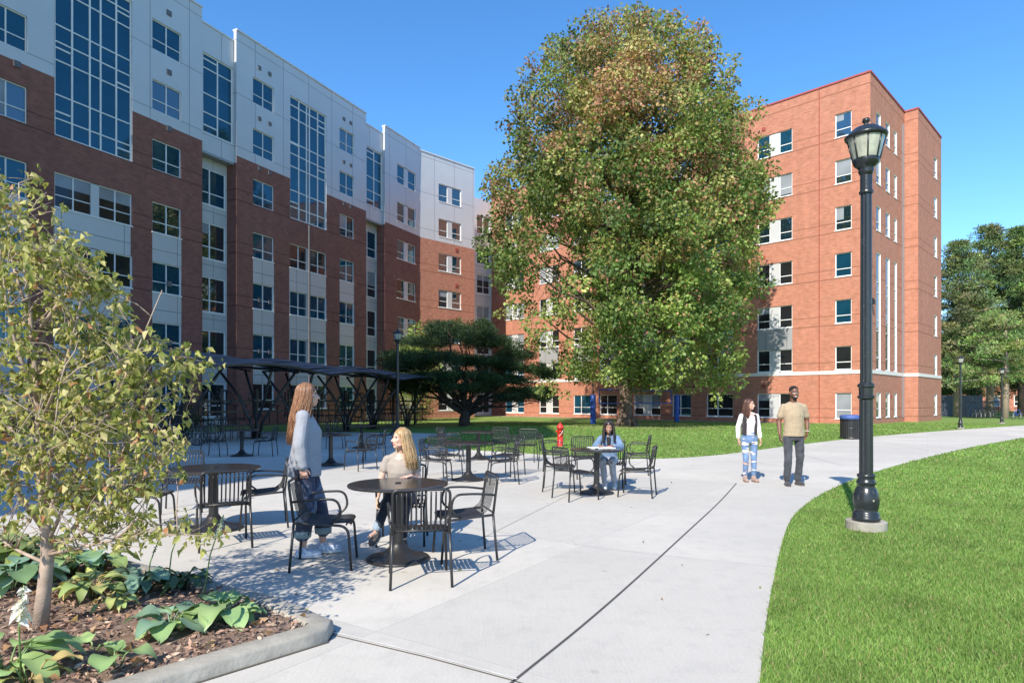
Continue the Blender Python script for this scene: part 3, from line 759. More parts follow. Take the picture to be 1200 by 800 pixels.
for c, r_, col in random.sample(clumps, 150):
    c = Vector(c); z0 = max(2.6, c.z - (c.xy.length * random.uniform(.35, .75))); z0 = min(z0, 19)
    i = max(j for j in range(len(tp) - 1) if tp[j].z <= z0); t = (z0 - tp[i].z) / (tp[i + 1].z - tp[i].z); s0 = tp[i].lerp(tp[i + 1], t)
    limb(mb, s0, c, .03 + .010 * c.xy.length + .03, .012, -.04, 5, .05, 5)
limb(mb, (.1, 0, 4), (4.5, -1.5, 3.2), .09, .02, .1); limb(mb, (0, 0, 3.4), (2.5, -1, 4.3), .1, .03)
for i in range(60):                                  # bare twigs on the left flank
    p = Vector((random.uniform(-6, -2.5), random.uniform(-5, -2), random.uniform(5.5, 8.5))); limb(mb, p, p + Vector((random.uniform(-.6, .6), random.uniform(-.3, .3), random.uniform(-1.2, -.3))), .02, .006, 0, 3, .08, 4)
mb.build('branch', M['bark'], T, True)

# layered pine
PB = gp(545, 498.5); PT = thing('japanese_pine', 'dark layered pine with many spreading low limbs beside the bicycle shelter', 'tree', PB); ps = F / PB.y
pads = [(540, 392, 2.3), (500, 402, 1.5), (575, 402, 1.6), (470, 418, 1.1), (605, 416, 1.3), (520, 418, 2.4), (565, 424, 2.2), (482, 428, 1.3), (610, 432, 1.6), (545, 440, 2.4), (500, 442, 1.8), (470, 446, 1.0), (590, 446, 1.7), (622, 458, 1.5), (600, 466, 1.2), (480, 456, 1.1), (556, 455, 1.4), (520, 384, 1.2), (560, 386, 1.1), (528, 455, 1.0), (632, 466, .7), (463, 430, .8), (640, 440, .6)]
cl = []
for px, py, rx in pads:
    for q in range(int(32 * rx)):
        a = random.uniform(0, 6.28); rr = rx * math.sqrt(random.random())
        yy = random.uniform(-.6, .6) * (5.4 - abs(px - 548) / ps * .7) * .8
        cl.append(((((px - 545) / ps) + math.cos(a) * rr, yy + math.sin(a) * rr * .7, H + (HZ - py) / ps + random.uniform(-.12, .2) - rr * rr * .05), random.uniform(.3, .55), random.choice([(.035, .065, .028), (.045, .085, .036), (.024, .046, .022), (.07, .115, .045)])))
crown('crown', PT, cl, 760, .16, .11, M['needle'], drop=-.9, flat=.55)
mb = MB(); mb.tube([(0, 0, -.1), (-.05, 0, .35), (.1, 0, .95)], [.42, .36, .30], 10)
for px, py, rx in pads * 2:
    a = Vector((random.uniform(-.15, .2), random.uniform(-.15, .15), random.uniform(.5, 1.0))); b_ = Vector(((px - 545) / ps + random.uniform(-.5, .5), random.uniform(-2.5, 1.5), H + (HZ - py) / ps - .2))
    pts = limb(mb, a, b_, .085, .02, .05, 6, .055, 5)
    for j in range(4):
        p = pts[random.randint(2, 6)]; limb(mb, p, p + Vector((random.uniform(-1.1, 1.1), random.uniform(-.8, .8), random.uniform(-.1, .7))), .022, .006, 0, 3, .09, 4)
for i in range(26):
    a = Vector(random.choice([(-1.5, -.5, 1.4), (1.8, -.6, 1.2), (2.8, -.4, 1.2), (-2.6, -.4, 1.1)])); limb(mb, a, a + Vector((random.uniform(-1.4, 1.4), random.uniform(-.6, .6), random.uniform(-.75, .1))), .018, .005, 0, 4, .08, 4)
mb.build('trunk', M['bark_dark'], PT, True)

def simple_tree(name, label, cat, base, prof_r, h, crown_z0, cols, nclump, per, lsize, lwid, mat, drop, flat, trunk_r, bark='bark', group=None, cr=(.7, 1.2), hollow=.5):
    t = thing(name, label, cat, base, 0, group); cl = []
    for _ in range(nclump):
        u = random.random(); z = crown_z0 + (h - crown_z0) * u; r0 = prof_r(u); a = random.uniform(0, 6.28); rr = random.random() ** hollow
        r0 *= 1 + .16 * math.sin(a * 3 + z)
        cl.append(((math.cos(a) * r0 * rr, math.sin(a) * r0 * rr, z + random.uniform(-.3, .3)), random.uniform(*cr), tuple(v * (1 + .35 * mnoise.noise(Vector((a, rr * 3, z)) * .8)) for v in random.choice(cols))))
    crown('crown', t, cl, per, lsize, lwid, mat, drop=drop, flat=flat)
    mb = MB(); mb.tube([(0, 0, -.2), (0, 0, h * .3), (.1, 0, h * .9)], [trunk_r, trunk_r * .75, trunk_r * .1], 8)
    for c, r_, col in random.sample(cl, min(40, len(cl))): limb(mb, (0, 0, max(crown_z0 * .8, c[2] - .5)), c, trunk_r * .25, .02, -.03, 4, .05, 4)
    mb.build('trunk', M[bark], t, True); return t
simple_tree('young_tree', 'small pale green tree rising behind the dark layered pine', 'tree', at(491, 50), lambda u: 1.7 * math.sin(math.pi * (u * .85 + .12)), 7.0, 1.5, [(.20, .28, .07), (.26, .34, .10)], 90, 90, .16, .35, M['leaf'], .2, .9, .09, 'bark_pale')
pc = [(.17, .22, .085), (.10, .145, .06), (.22, .26, .11), (.13, .175, .07)]
cone = lambda a: (lambda u: a * (1 - u) ** .75 + .4)
def pine(name, label, base, h, z0, rad, cols, per=205, ls=.30, wd=.13, seed=1, trunk=.4, bark='bark_pale', step=.85, droop=.10):
    """whorls of boughs with flat needle sprays, sky showing between the layers"""
    rnd = random.Random(seed); t = thing(name, label, 'tree', base); cl = []; mb = MB(); mb.tube([(0, 0, -.2), (.1, 0, h * .4), (0, 0, h)], [trunk, trunk * .7, .04], 8); z = z0
    while z < h:
        u = (z - z0) / (h - z0); nb = rnd.randint(6, 9)
        for k in range(nb):
            a = rnd.uniform(0, 6.28); L = (rad * (1 - u) ** .7 + .5) * rnd.uniform(.55, 1.12); b_ = Vector((math.cos(a) * L, math.sin(a) * L, z + L * rnd.uniform(-droop, .25))); s0 = Vector((0, 0, z)); limb(mb, s0, b_, .07, .015, .02, 3, .03, 4)
            cc_ = rnd.choice(cols); m_ = max(2, int(L / .75))
            for j in range(m_):
                f = (j + 1.2) / (m_ + .2); p = s0.lerp(b_, f); side = Vector((-math.sin(a), math.cos(a), 0)) * rnd.uniform(-.55, .55) * (.4 + f * .6)
                cl.append((tuple(p + side + Vector((0, 0, rnd.uniform(-.1, .15)))), rnd.uniform(.45, .78), tuple(v * rnd.uniform(.8, 1.2) for v in cc_)))
        z += step * rnd.uniform(.7, 1.3) * (1 - .35 * u)
    crown('crown', t, cl, per, ls, wd, M['needle'], drop=-.35, flat=.42, tone=.35); mb.build('trunk', M[bark], t, True); return t
pine('conifer_tree', 'grey-green pine nearest the corner of the brick hall, with a ragged open top', at(1122, 63), 16.8, 4.6, 4.4, pc[:3], seed=3)
pine('conifer_tree', 'tall pine with the highest top, behind the far path lamps', at(1160, 70), 20.5, 5.2, 5.4, pc, seed=5)
pine('conifer_tree', 'dense green spruce at the right edge behind the lawn', at(1197, 66), 19.3, 4.6, 5.6, [(.12, .19, .06), (.16, .24, .07), (.09, .14, .05)], seed=8, bark='bark_dark', droop=.2)
pine('conifer_tree', 'bright green pine with low sweeping boughs above the bicycle rack at the far right', at(1178, 57), 9.5, 3.4, 4.8, [(.17, .25, .08), (.22, .30, .10)], 150, .3, .13, seed=31, trunk=.3)
for i, (px, Y, hh, lb) in enumerate(((1215, 82, 20, 'dark evergreen half hidden beyond the right edge spruce'), (1140, 88, 17, 'dark evergreen glimpsed behind the gap between the two pines'), (1255, 74, 21, 'tall dark evergreen just past the right edge of the lawn'), (1104, 92, 11, 'low dark evergreen peeping out behind the corner of the brick hall'))):
    pine('conifer_tree', lb, at(px, Y), hh, 2.5, 6, [(.08, .12, .05), (.11, .16, .06)], 80, .42, .15, seed=20 + i, bark='bark_dark')

# young dogwood in the planting bed
DB = gp(47, 735, .07); DT = thing('young_dogwood_tree', 'slender young tree with curled yellow-green leaves growing in the mulch bed', 'tree', DB); ds = F / DB.y
def dpos(px, py, dy=0.0):
    Y = DB.y + dy; return Vector(((px - 600) / F * Y - DB.x, dy, H + (HZ - py) / F * Y - DB.z))
def dog_ok(p):                      # keep the ragged outline of the photographed crown
    px = 600 + (p.x + DB.x) / (DB.y + p.y) * F; py = HZ - (p.z + DB.z - H) / (DB.y + p.y) * F
    lim = np.interp(py, [205, 235, 300, 330, 380, 410, 440, 480, 500, 560, 600, 640, 690], [38, 62, 95, 120, 150, 200, 232, 205, 215, 195, 170, 200, 160])
    if px > 200 and 405 < py < 450 and px < 262: return True
    if 605 < py < 660 and px < 258: return True
    return px < lim + 12 and py > 206 and py < 690
mb = MB()
trunk = [(47, 738, 0), (52, 690, 0), (56, 650, 0), (52, 600, 0), (48, 550, .02), (46, 500, .03), (42, 440, .02), (36, 380, 0), (30, 320, 0), (24, 260, 0), (22, 215, 0)]
tpts = [dpos(*q) for q in trunk]; mb.tube(tpts, [.05, .042, .038, .030, .026, .023, .019, .015, .011, .007, .003], 9)
mainb = [[(54, 640, 0), (90, 560, -.1), (130, 480, -.15), (165, 400, -.1), (190, 340, -.1)], [(54, 655, 0), (110, 590, .15), (160, 500, .2), (195, 430, .25), (238, 425, .25)], [(50, 600, 0), (95, 500, .3), (105, 400, .35), (110, 310, .3)], [(48, 560, 0), (0, 480, .1), (-40, 400, .15)], [(50, 620, 0), (10, 560, -.3), (-30, 500, -.4)],
         [(46, 500, 0), (80, 420, -.25), (100, 330, -.3), (112, 320, -.3)], [(54, 650, 0), (120, 610, -.2), (170, 560, -.3), (205, 520, -.3)], [(44, 470, 0), (10, 380, -.2), (0, 290, -.2)], [(55, 650, 0), (100, 640, -.3), (170, 625, -.4), (250, 628, -.42)], [(55, 660, 0), (10, 640, .2), (-40, 600, .3)], [(40, 420, 0), (70, 350, .2), (60, 290, .2)], [(48, 540, 0), (120, 470, .4), (160, 440, .45)], [(36, 380, 0), (12, 300, .1), (5, 240, .1)], [(36, 400, 0), (80, 340, -.1), (112, 330, -.1)], [(50, 610, 0), (60, 540, -.45), (70, 450, -.5)], [(52, 620, 0), (70, 560, .5), (60, 480, .6)]]
anch = [p for p in tpts[4:]] + [p for p in tpts[6:]]
for br in mainb:
    P = smoothpts3 = [dpos(*q) for q in br]; pts = fillet(P, .2, 4); n = len(pts); mb.tube(pts, [.013 + (.003 - .013) * i / (n - 1) for i in range(n)], 6)
    anch += [q for q in pts[4:]] + [pts[-1]] * 3
    for i in range(2, n):
        for _ in range(3):
            p = pts[i]; q = p + Vector((random.uniform(-.32, .32), random.uniform(-.3, .3), random.uniform(-.02, .34)))
            if not dog_ok(q): continue
            tw = limb(mb, p, q, .005, .002, .05, 3, .07, 4); anch += [tw[-1], tw[-2], p, q]
            for _ in range(2):
                q2 = q + Vector((random.uniform(-.2, .2), random.uniform(-.2, .2), random.uniform(-.05, .2)))
                if not dog_ok(q2): continue
                limb(mb, q, q2, .003, .0015, 0, 2, .05, 3); anch.append(q2)
for p in tpts[5:]:
    for _ in range(5):
        q = p + Vector((random.uniform(-.28, .28), random.uniform(-.25, .25), random.uniform(.0, .25)))
        if not dog_ok(q): continue
        limb(mb, p, q, .005, .002, .05, 3, .07, 4); anch += [q, p.lerp(q, .6)]
mb.build('trunk', M['bark_pale'], DT, True)
cl = []
for p in anch:
    if p.z + DB.z < .75 and random.random() < .5: continue
    if not dog_ok(p): continue
    if random.random() < .24: continue
    for _ in range(random.choice((2, 3))):
        q = p + Vector((random.gauss(0, .045), random.gauss(0, .045), random.gauss(0, .035)))
        for _ in range(2): cl.append(q)
C = np.array([tuple(q) for q in cl]); n = len(C); C += rng.normal(size=(n, 3)) * .012
A = np.stack([rng.normal(size=n) * .75, rng.normal(size=n) * .75, -np.abs(rng.normal(1.0, .5, n))], 1)
pal = np.array([(.33, .34, .10), (.42, .40, .15), (.25, .28, .07), (.50, .45, .21), (.20, .23, .06)]); ci = rng.integers(0, 5, n); cc = pal[ci] * rng.uniform(.8, 1.2, (n, 1)); rd = rng.random(n) < .035; cc[rd] = [.40, .20, .10]
link('crown', leaf_mesh('crown', C, A, rng.uniform(.036, .072, n), .28, cc, .75), M['leaf'], DT)
print('dogwood leaves', n)

# ------------------------------------------------------------------ bed planting
def broad_leaf(mb_V, base, az, L, W, rise, droop, cup=.25, n=9):
    """a strap or heart leaf: returns verts, faces"""
    d = Vector((math.cos(az), math.sin(az), 0)); s_ = Vector((-d.y, d.x, 0)); V = []; Fc = []
    for i in range(n + 1):
        t = i / n; wd = W * 1.12 * (math.sin(math.pi * min(1, t ** .8 * .96 + .03))) ** .6 * (1 if i < n else .0)
        h = rise * math.sin(t * math.pi * .62) - droop * t * t; c = base + d * (L * t) + Vector((0, 0, h))
        rip = .012 * math.sin(t * 9 + az * 5)
        V += [c - s_ * wd + Vector((0, 0, cup * wd + rip)), c, c + s_ * wd + Vector((0, 0, cup * wd - rip))]
    for i in range(n):
        a = i * 3; Fc += [(a, a + 1, a + 4, a + 3), (a + 1, a + 2, a + 5, a + 4)]
    mb_V.add(V, Fc)
def hosta(px, py, r_, nl, cols, label, group='leafy hostas in the planting bed', up=.6, wmul=.33):
    if nl > 5: r_ *= .74; nl = int(nl * 1.35)
    t = thing('hosta_plant', label, 'plant', gp(px, py, .07), 0, group)
    mb = MB(); tones = []
    for i in range(nl):
        az = i * 2.4 + random.uniform(-.3, .3); L = r_ * random.uniform(.7, 1.1); k = len(mb.v)
        sr = r_ * .22 * random.random(); b0 = Vector((math.cos(az) * sr, math.sin(az) * sr, .0)); st = b0 + Vector((math.cos(az) * r_ * .25, math.sin(az) * r_ * .25, r_ * up * random.uniform(.5, 1.1)))
        mb.tube([b0, b0.lerp(st, .5) + Vector((0, 0, .02)), st], .006, 4, r1=.004)
        broad_leaf(mb, st, az, L, L * wmul * random.uniform(.85, 1.2), r_ * .15, r_ * random.uniform(.15, .7))
        c = np.array(random.choice(cols)) * random.uniform(.75, 1.15); nn_ = len(mb.v) - k; tones += [c * (1.3 if (q_ >= nn_ - 30 and (q_ - nn_) % 3 == 1) else 1) for q_ in range(nn_)]
    o = mb.build('foliage', M['hosta'], t, True); a = o.data.color_attributes.new('Col', 'FLOAT_COLOR', 'POINT')
    a.data.foreach_set('color', np.concatenate([np.array(tones), np.ones((len(tones), 1))], 1).astype(np.float32).ravel())
    return t
gg = [(.24, .37, .15), (.19, .31, .14), (.29, .41, .17)]; bl = [(.16, .26, .18), (.20, .31, .21)]; yl = [(.38, .42, .14), (.24, .32, .11), (.46, .36, .15)]
hosta(200, 738, .26, 9, gg + bl, 'broad green hosta at the middle of the mulch bed, left of the kerb corner', wmul=.36)
hosta(262, 728, .27, 12, gg, 'fullest bright green hosta beside the kerb corner', wmul=.34)
hosta(135, 780, .17, 3, gg, 'tiny hosta seedling of three upright leaves in bare mulch', wmul=.34)
hosta(112, 762, .16, 2, gg, 'single arching green leaf pair on the bare mulch below the tree', up=.3, wmul=.35)
hosta(8, 790, .34, 7, gg, 'large cut-off green hosta at the lower left corner of the photo', wmul=.27)
hosta(34, 800, .22, 6, gg + yl, 'narrow-leaved yellowing hosta at the bottom edge near the corner', wmul=.2)
hosta(108, 700, .30, 12, yl, 'yellowing hosta just right of the young tree trunk', wmul=.25)
hosta(84, 672, .34, 14, yl + gg, 'mottled yellow hosta behind the young tree trunk', wmul=.3)
hosta(168, 690, .30, 16, bl + [(.07, .11, .06)], 'dark blue-green hosta at the back rim of the bed', wmul=.2)
hosta(215, 690, .24, 12, [(.07, .12, .05), (.10, .14, .06)], 'small dark hosta next to the paving behind the bright ones', wmul=.22)
hosta(135, 713, .18, 9, yl, 'small straw-yellow hosta in the bed between the tree and dark hosta', wmul=.22)
hosta(15, 690, .36, 14, bl + gg, 'blue-green hosta left of the young tree trunk', wmul=.32)
hosta(-25, 660, .45, 14, yl + gg, 'tall green and yellow hosta at the left edge behind the tree', wmul=.3)
hosta(120, 668, .3, 12, yl + bl, 'green hosta clump at the far back rim of the bed', wmul=.3)
hosta(45, 655, .36, 14, [(.2, .25, .07), (.13, .18, .06)], 'olive green hosta clump deep in the bed under the young tree', wmul=.25)
# leaf litter
N = 420; x = rng.uniform(-5.5, -1.4, N); y = rng.uniform(3.2, 6.8, N); k = inpoly(x, y, bed); x, y = x[k], y[k]; N = len(x)
cc = np.array([(.40, .24, .13), (.52, .36, .22), (.30, .15, .08)])[rng.integers(0, 3, N)]
o = link('fallen_leaves', leaf_mesh('fallen_leaves', np.stack([x, y, np.full(N, .095)], 1), np.stack([rng.normal(size=N), rng.normal(size=N), rng.normal(size=N) * .3], 1), rng.uniform(.04, .09, N), .35, cc, .4), M['leaf']); tag(o, 'dry tan leaves scattered over the mulch', 'leaf litter', kind='stuff')
def flower(px, py, topx, topy, label, col, dens=60, r_=.03, headlen=.16):
    b_ = gp(px, py, .07); t = thing('flower_spike', label, 'flower', b_, 0, 'tall flower spikes in the bed')
    Y = b_.y; tp_ = Vector(((topx - 600) / F * Y - b_.x, 0, H + (HZ - topy) / F * Y - b_.z)); mid = tp_ * .5 + Vector((-.02, 0, .03))
    mb = MB(); mb.tube([(0, 0, 0), mid, tp_], .006, 5, r1=.004); mb.build('stem', M['stem'], t, True)
    n = dens; u = rng.uniform(0, 1, n); a = rng.uniform(0, 6.28, n); dirn = (tp_ - mid).normalized()
    C = np.array([tuple(tp_ - dirn * (headlen * q)) for q in u]); A = np.stack([np.cos(a), np.sin(a), rng.uniform(-1.3, -.2, n)], 1)
    link('blossom', leaf_mesh('blossom', C, A, rng.uniform(.5, 1.2, n) * r_ * (.5 + u), .25, np.array([col]) * rng.uniform(.8, 1.1, (n, 1)), .6), M['leaf'], t)
M['stem'] = plain('green_stem', (.15, .25, .07), .6)
flower(25, 800, 28, 685, 'white bell flower spike in front of the young tree at the far left', (.82, .80, .80), 90, .05, .17)
flower(237, 706, 262, 603, 'pale seeding flower spike rising to the left table from the bed', (.62, .66, .60), 70, .035, .14)
flower(196, 690, 212, 615, 'thin green flower stem left of the pale spike', (.3, .34, .15), 30, .022, .1)
flower(172, 694, 186, 632, 'short yellowing flower stem, leftmost of the slim ones behind the kerb', (.36, .36, .2), 26, .02, .1)
# ------------------------------------------------------------------ furniture
def make_chair():
    root = thing('patio_chair', '', 'chair'); w_ = .25; mt = M['black']
    sl_ = MB(); seat = MB(); bk = MB()
    for i in range(11):
        x = -.205 + i * .041; hw = .0145
        prof = [(-.03, .437), (-.10, .434), (.0, .430), (.10, .432), (.19, .436), (.225, .430), (.24, .412)]
        prof = [(-.17, .446), (-.10, .434), (.0, .430), (.10, .432), (.19, .436), (.225, .430), (.24, .412)]
        for (y0, z0), (y1, z1) in zip(prof[:-1], prof[1:]):
            seat.add([(x - hw, y0, z0), (x + hw, y0, z0), (x + hw, y1, z1), (x - hw, y1, z1), (x - hw, y0, z0 - .006), (x + hw, y0, z0 - .006), (x + hw, y1, z1 - .006), (x - hw, y1, z1 - .006)], [(0, 1, 2, 3), (7, 6, 5, 4), (0, 3, 7, 4), (1, 5, 6, 2)])
        if i % 11 < 11 and i in (0, 1, 2, 3, 4, 5, 6, 7, 8, 9, 10):
            P = [(x * .98, -.30, .795), (x * .98, -.275, .68), (x * .98, -.255, .57), (x * .98, -.235, .50), (x, -.17, .448)]
            bk.tube(fillet(P, .05, 3), .0085, 5, flat=.35, side=(1, 0, 0))
    seat.tube([(-.24, .0, .418), (.24, .0, .418)], .009, 6); seat.tube([(-.24, .2, .418), (.24, .2, .418)], .009, 6)
    seat.build('seat', mt, root, True)
    up = fillet([(-.235, -.262, .44), (-.235, -.31, .815), (.235, -.31, .815), (.235, -.262, .44)], .05, 5); bk.tube(up, .0125, 8)
    bk.tube([(-.235, -.252, .47), (.235, -.252, .47)], .009, 6)
    bk.build('backrest', mt, root, True)
    for s_ in (-1, 1):
        mb = MB(); mb.tube([(s_ * .252, -.30, .0), (s_ * .235, -.262, .45)], .0125, 8); mb.build('leg', mt, root, True)
        mb = MB(); mb.tube(fillet([(s_ * .252, .245, .0), (s_ * .245, .215, .405), (s_ * .238, -.05, .425), (s_ * .235, -.262, .44)], .09, 6), .0125, 8); mb.build('leg', mt, root, True)
        mb = MB(); mb.tube(fillet([(s_ * .235, -.285, .63), (s_ * .262, -.10, .655), (s_ * .272, .13, .655), (s_ * .262, .16, .50), (s_ * .243, .06, .425)], .09, 6), .0115, 8); mb.build('armrest', mt, root, True)
    return root
CH = make_chair()
def AZ(x, y, az): return (x, y, az)
chairs = [
 (-.80, 5.55, -11, 'nearest chair, back to the camera, at the table of the seated blonde woman'),
 (-.50, 6.36, -106, 'empty chair right of the near round table, facing left toward it'),
 (-1.74, 6.04, 82, 'chair whose back the standing woman in the blue sweater holds'),
 (-1.20, 7.02, 176, 'chair the blonde woman in the grey tee sits in'),
 (-3.10, 6.88, -29, 'chair with its back to the camera at the left table by the young tree'),
 (-3.10, 7.92, -112, 'chair right of the left table, just behind the standing woman'),
 (-4.42, 7.75, 80, 'chair left of the left table, half behind the young tree'),
 (-4.62, 9.0, 158, 'chair on the far side of the left table, facing the camera'),
 (-8.35, 18.0, 90, 'shaded chair left of the far left table by the shelter'),
 (-7.0, 18.1, -95, 'shaded chair right of the far left table by the shelter'),
 (-3.42, 14.4, -48, 'shaded chair seen from behind beside the middle shaded table'),
 (-3.55, 16.4, -95, 'shaded chair facing left, above the blonde woman’s left side of the picture'.replace('’', "'")),
 (-4.95, 15.6, 80, 'shaded chair left of the middle shaded table, behind the standing woman'),
 (-5.75, 21.0, 85, 'shaded chair left of the farthest shaded table'),
 (-4.2, 21.2, -110, 'shaded chair right of the farthest shaded table'),
 (-1.42, 12.15, 95, 'chair left of the sunlit middle table, facing right'),
 (-.20, 12.05, -98, 'chair right of the sunlit middle table, facing left'),
 (-1.38, 13.3, 135, 'chair behind the sunlit middle table on its left'),
 (-.10, 13.3, 215, 'chair behind the sunlit middle table on its right'),
 (-1.50, 16.1, 72, 'front left chair at the table by the lawn tip'),
 (-1.70, 17.7, 112, 'back left chair at the table by the lawn tip'),
 (-.42, 17.4, 200, 'right chair at the table by the lawn tip, its slats catching the sun'),
 (.36, 16.4, 192, 'lone chair on the lawn edge right of the two middle tables'),
 (1.02, 10.12, 63, 'front left chair at the reading girl’s table, back to the camera'.replace('’', "'")),
 (.84, 11.1, 95, 'rear left chair at the reading girl’s table, facing right'.replace('’', "'")),
 (.93, 14.3, 80, 'lone chair by the lawn near the red hydrant'),
 (1.50, 12.9, 172, 'chair facing the camera behind the reading girl’s table'.replace('’', "'")),
 (1.78, 11.62, 196, 'chair the reading girl in the denim shirt sits in'),
 (2.02, 10.45, -70, 'right-hand chair at the reading girl’s table, facing left'.replace('’', "'")),
 (2.62, 13.6, -72, 'lone chair by the lawn behind the reading girl on the right'),
]
for i, (x, y, az, lb) in enumerate(chairs):
    c = CH if i == 0 else copy_tree(CH); c.location = (x, y, 0); c.rotation_euler = (0, 0, -R(az)); tag(c, lb, 'chair', 'black metal slatted patio chairs')
def make_table():
    root = thing('round_table', '', 'table')
    mb = MB(); mb.lathe([(0, .712), (.455, .712), (.478, .716), (.485, .725), (.485, .733), (.478, .741), (.46, .744), (0, .744)], 48); mb.build('table_top', M['table'], root, False)
    mb = MB(); mb.lathe([(.052, .10), (.05, .14), (.05, .66), (.06, .69), (.10, .711)], 20); mb.build('column', M['black'], root, True)
    mb = MB(); mb.lathe([(.305, 0), (.31, .012), (.30, .026), (.26, .036), (.17, .055), (.11, .10), (.07, .15), (.055, .18)], 32)
    mb.build('base', M['black'], root, True)
    mb = MB(); mb.lathe([(.03, .7445), (.032, .750), (.02, .754), (0, .755)], 16, (0, 0, 0)); mb.build('hole_cap', M['rubber'], root, True)
    return root
TBL = make_table()
for i, (x, y, s_, lb) in enumerate([(-1.11, 6.24, 1, 'near round black table where the blonde woman sits'), (-3.60, 7.72, 1.1, 'left round black table, beside the young tree'), (-7.6, 18.0, 1, 'shaded round table nearest the left end of the shelter'),
    (-4.36, 15.4, 1, 'shaded round table to the right of the standing woman'), (-4.95, 21.1, 1, 'farthest shaded round table, in front of the shelter fence'), (-.85, 12.5, 1, 'sunlit round table midway to the lawn tip'),
    (-.89, 17.0, 1, 'small-looking round table right by the lawn tip'), (1.42, 10.72, .93, 'round table where the girl in denim reads')]):
    t = TBL if i == 0 else copy_tree(TBL); t.location = (x, y, 0); t.scale = (s_, s_, 1); tag(t, lb, 'table', 'round black pedestal tables')
tb = thing('notebook', 'open white notebook lying before the reading girl', 'notebook', (1.52, 10.9, .746), R(12))
mb = MB(); mb.box(-.21, -.002, -.14, .14, 0, .012); mb.box(.002, .21, -.14, .14, 0, .009); mb.build('pages', plain('paper', (.82, .82, .80), .8, var=.04), tb)
mb = MB(); mb.tube([(-.05, -.03, .016), (.05, .05, .017)], .004, 6); mb.build('pen', M['rubber'], tb)
mb = MB(); mb.box(-.07, .07, -.035, .035, 0, .009); o = mb.build('phone', M['table']); o.location = (1.22, 10.62, .746); o.rotation_euler = (0, 0, .4); tag(o, 'dark phone lying left on the reading girl\'s table', 'phone')

# lamp posts
def make_lamp():
    t = thing('lamp_post', '', 'street lamp'); bm_ = M['lamp_black']
    mb = MB(); mb.lathe([(.225, 0), (.225, .10), (.215, .105), (.0, .106)], 28); mb.build('footing', M['kerb'], t)
    mb = MB(); mb.lathe([(.152, .106), (.155, .15), (.145, .16), (.150, .19), (.14, .20), (.125, .225), (.137, .27), (.145, .34), (.138, .42), (.115, .49), (.088, .53), (.105, .545), (.108, .575), (.094, .59), (.09, .62), (.100, .635), (.10, .66), (.08, .67)], 28)
    mb.build('base', bm_, t, True)
    mb = MB(); mb.lathe([(.076, .66), (.073, 1.56), (.07, 1.58)], 24, flute=.09); mb.lathe([(.07, 1.56), (.092, 1.575), (.094, 1.60), (.078, 1.615), (.08, 1.70), (.094, 1.715), (.094, 1.74), (.072, 1.76)], 24)
    mb.lathe([(.066, 1.74), (.060, 4.05)], 24, flute=.07); mb.lathe([(.078, 4.04), (.08, 4.055), (.078, 4.07), (.066, 4.08), (.066, 4.25), (.062, 4.26)], 20); mb.build('pole', bm_, t, False)
    mb = MB(); mb.lathe([(.06, 4.25), (.088, 4.31), (.08, 4.33), (.10, 4.36), (.135, 4.39), (.15, 4.44), (.145, 4.455)], 24); 
    for k in range(8):
        a = 2 * math.pi * (k + .5) / 8; mb.tube([Vector((.145 * math.cos(a), .145 * math.sin(a), 4.44)), Vector((.206 * math.cos(a), .206 * math.sin(a), 4.71))], .009, 5)
    mb.lathe([(.195, 4.695), (.222, 4.70), (.236, 4.72), (.236, 4.735), (.215, 4.75), (.18, 4.79), (.13, 4.83), (.06, 4.855), (.03, 4.87), (.02, 4.885), (.038, 4.90), (.044, 4.92), (.036, 4.945), (0, 4.955)], 28)
    hd = mb.build('lantern', bm_, t, True)
    mb = MB(); mb.lathe([(.143, 4.45), (.203, 4.70)], 8 * 3); mb.build('glass', M['lampglass'], hd, False)
    for z, a in ((.36, .5), (.36, 2.1)):
        mb = MB(); mb.sphere((.14 * math.cos(a - 2), .14 * math.sin(a - 2), z), .014, 8, 5); mb.build('bolt', M['kerb'], t, True)
    return t
m, nt, bs = new_mat('lamp_black')
n = noise_tex(nt, 30, 3); c = mixc(nt, ramp(nt, n, [(.62, (0, 0, 0)), (.72, (1, 1, 1))]), (.018, .022, .026), (.07, .075, .08))
nt.links.new(c, bs.inputs['Base Color']); bs.inputs['Roughness'].default_value = .28; M['lamp_black'] = m
LM = make_lamp()
for i, (p, s_, lb) in enumerate([(at(1015, 7.72), 1, 'near black lamp post on the lawn beside the path'), (at(1125.5, 35.5), .83, 'nearer of the two far lamp posts past the brick hall'), (at(1174, 44), .78, 'farthest lamp post, before the bicycle rack'), (at(466, 27), .93, 'lamp post at the right end of the bicycle shelter')]):
    t = LM if i == 0 else copy_tree(LM); t.location = p; t.scale = (s_, s_, s_); tag(t, lb, 'street lamp', 'black lantern lamp posts')

# red hydrant post
hy = thing('fire_hydrant', 'slim red hydrant post standing on the lawn edge', 'hydrant', at(656.5, 21.8))
mb = MB(); mb.lathe([(.13, 0), (.13, .03), (.10, .04), (.10, .62), (.125, .625), (.125, .65), (.11, .66), (.10, .72), (.06, .765), (.025, .78), (.025, .81), (0, .812)], 18); mb.build('barrel', M['red'], hy, True)
for a in (.6, 2.6, -1.6):
    mb = MB(); d_ = Vector((math.cos(a), math.sin(a), 0)); mb.tube([d_ * .09 + Vector((0, 0, .52)), d_ * .15 + Vector((0, 0, .52))], .04, 10); mb.build('outlet', M['red'], hy, True)
mb = MB(); mb.tube([(.09, -.09, .55), (.03, -.15, .45), (-.05, -.13, .36)], .009, 5); mb.build('chain', M['white'], hy)

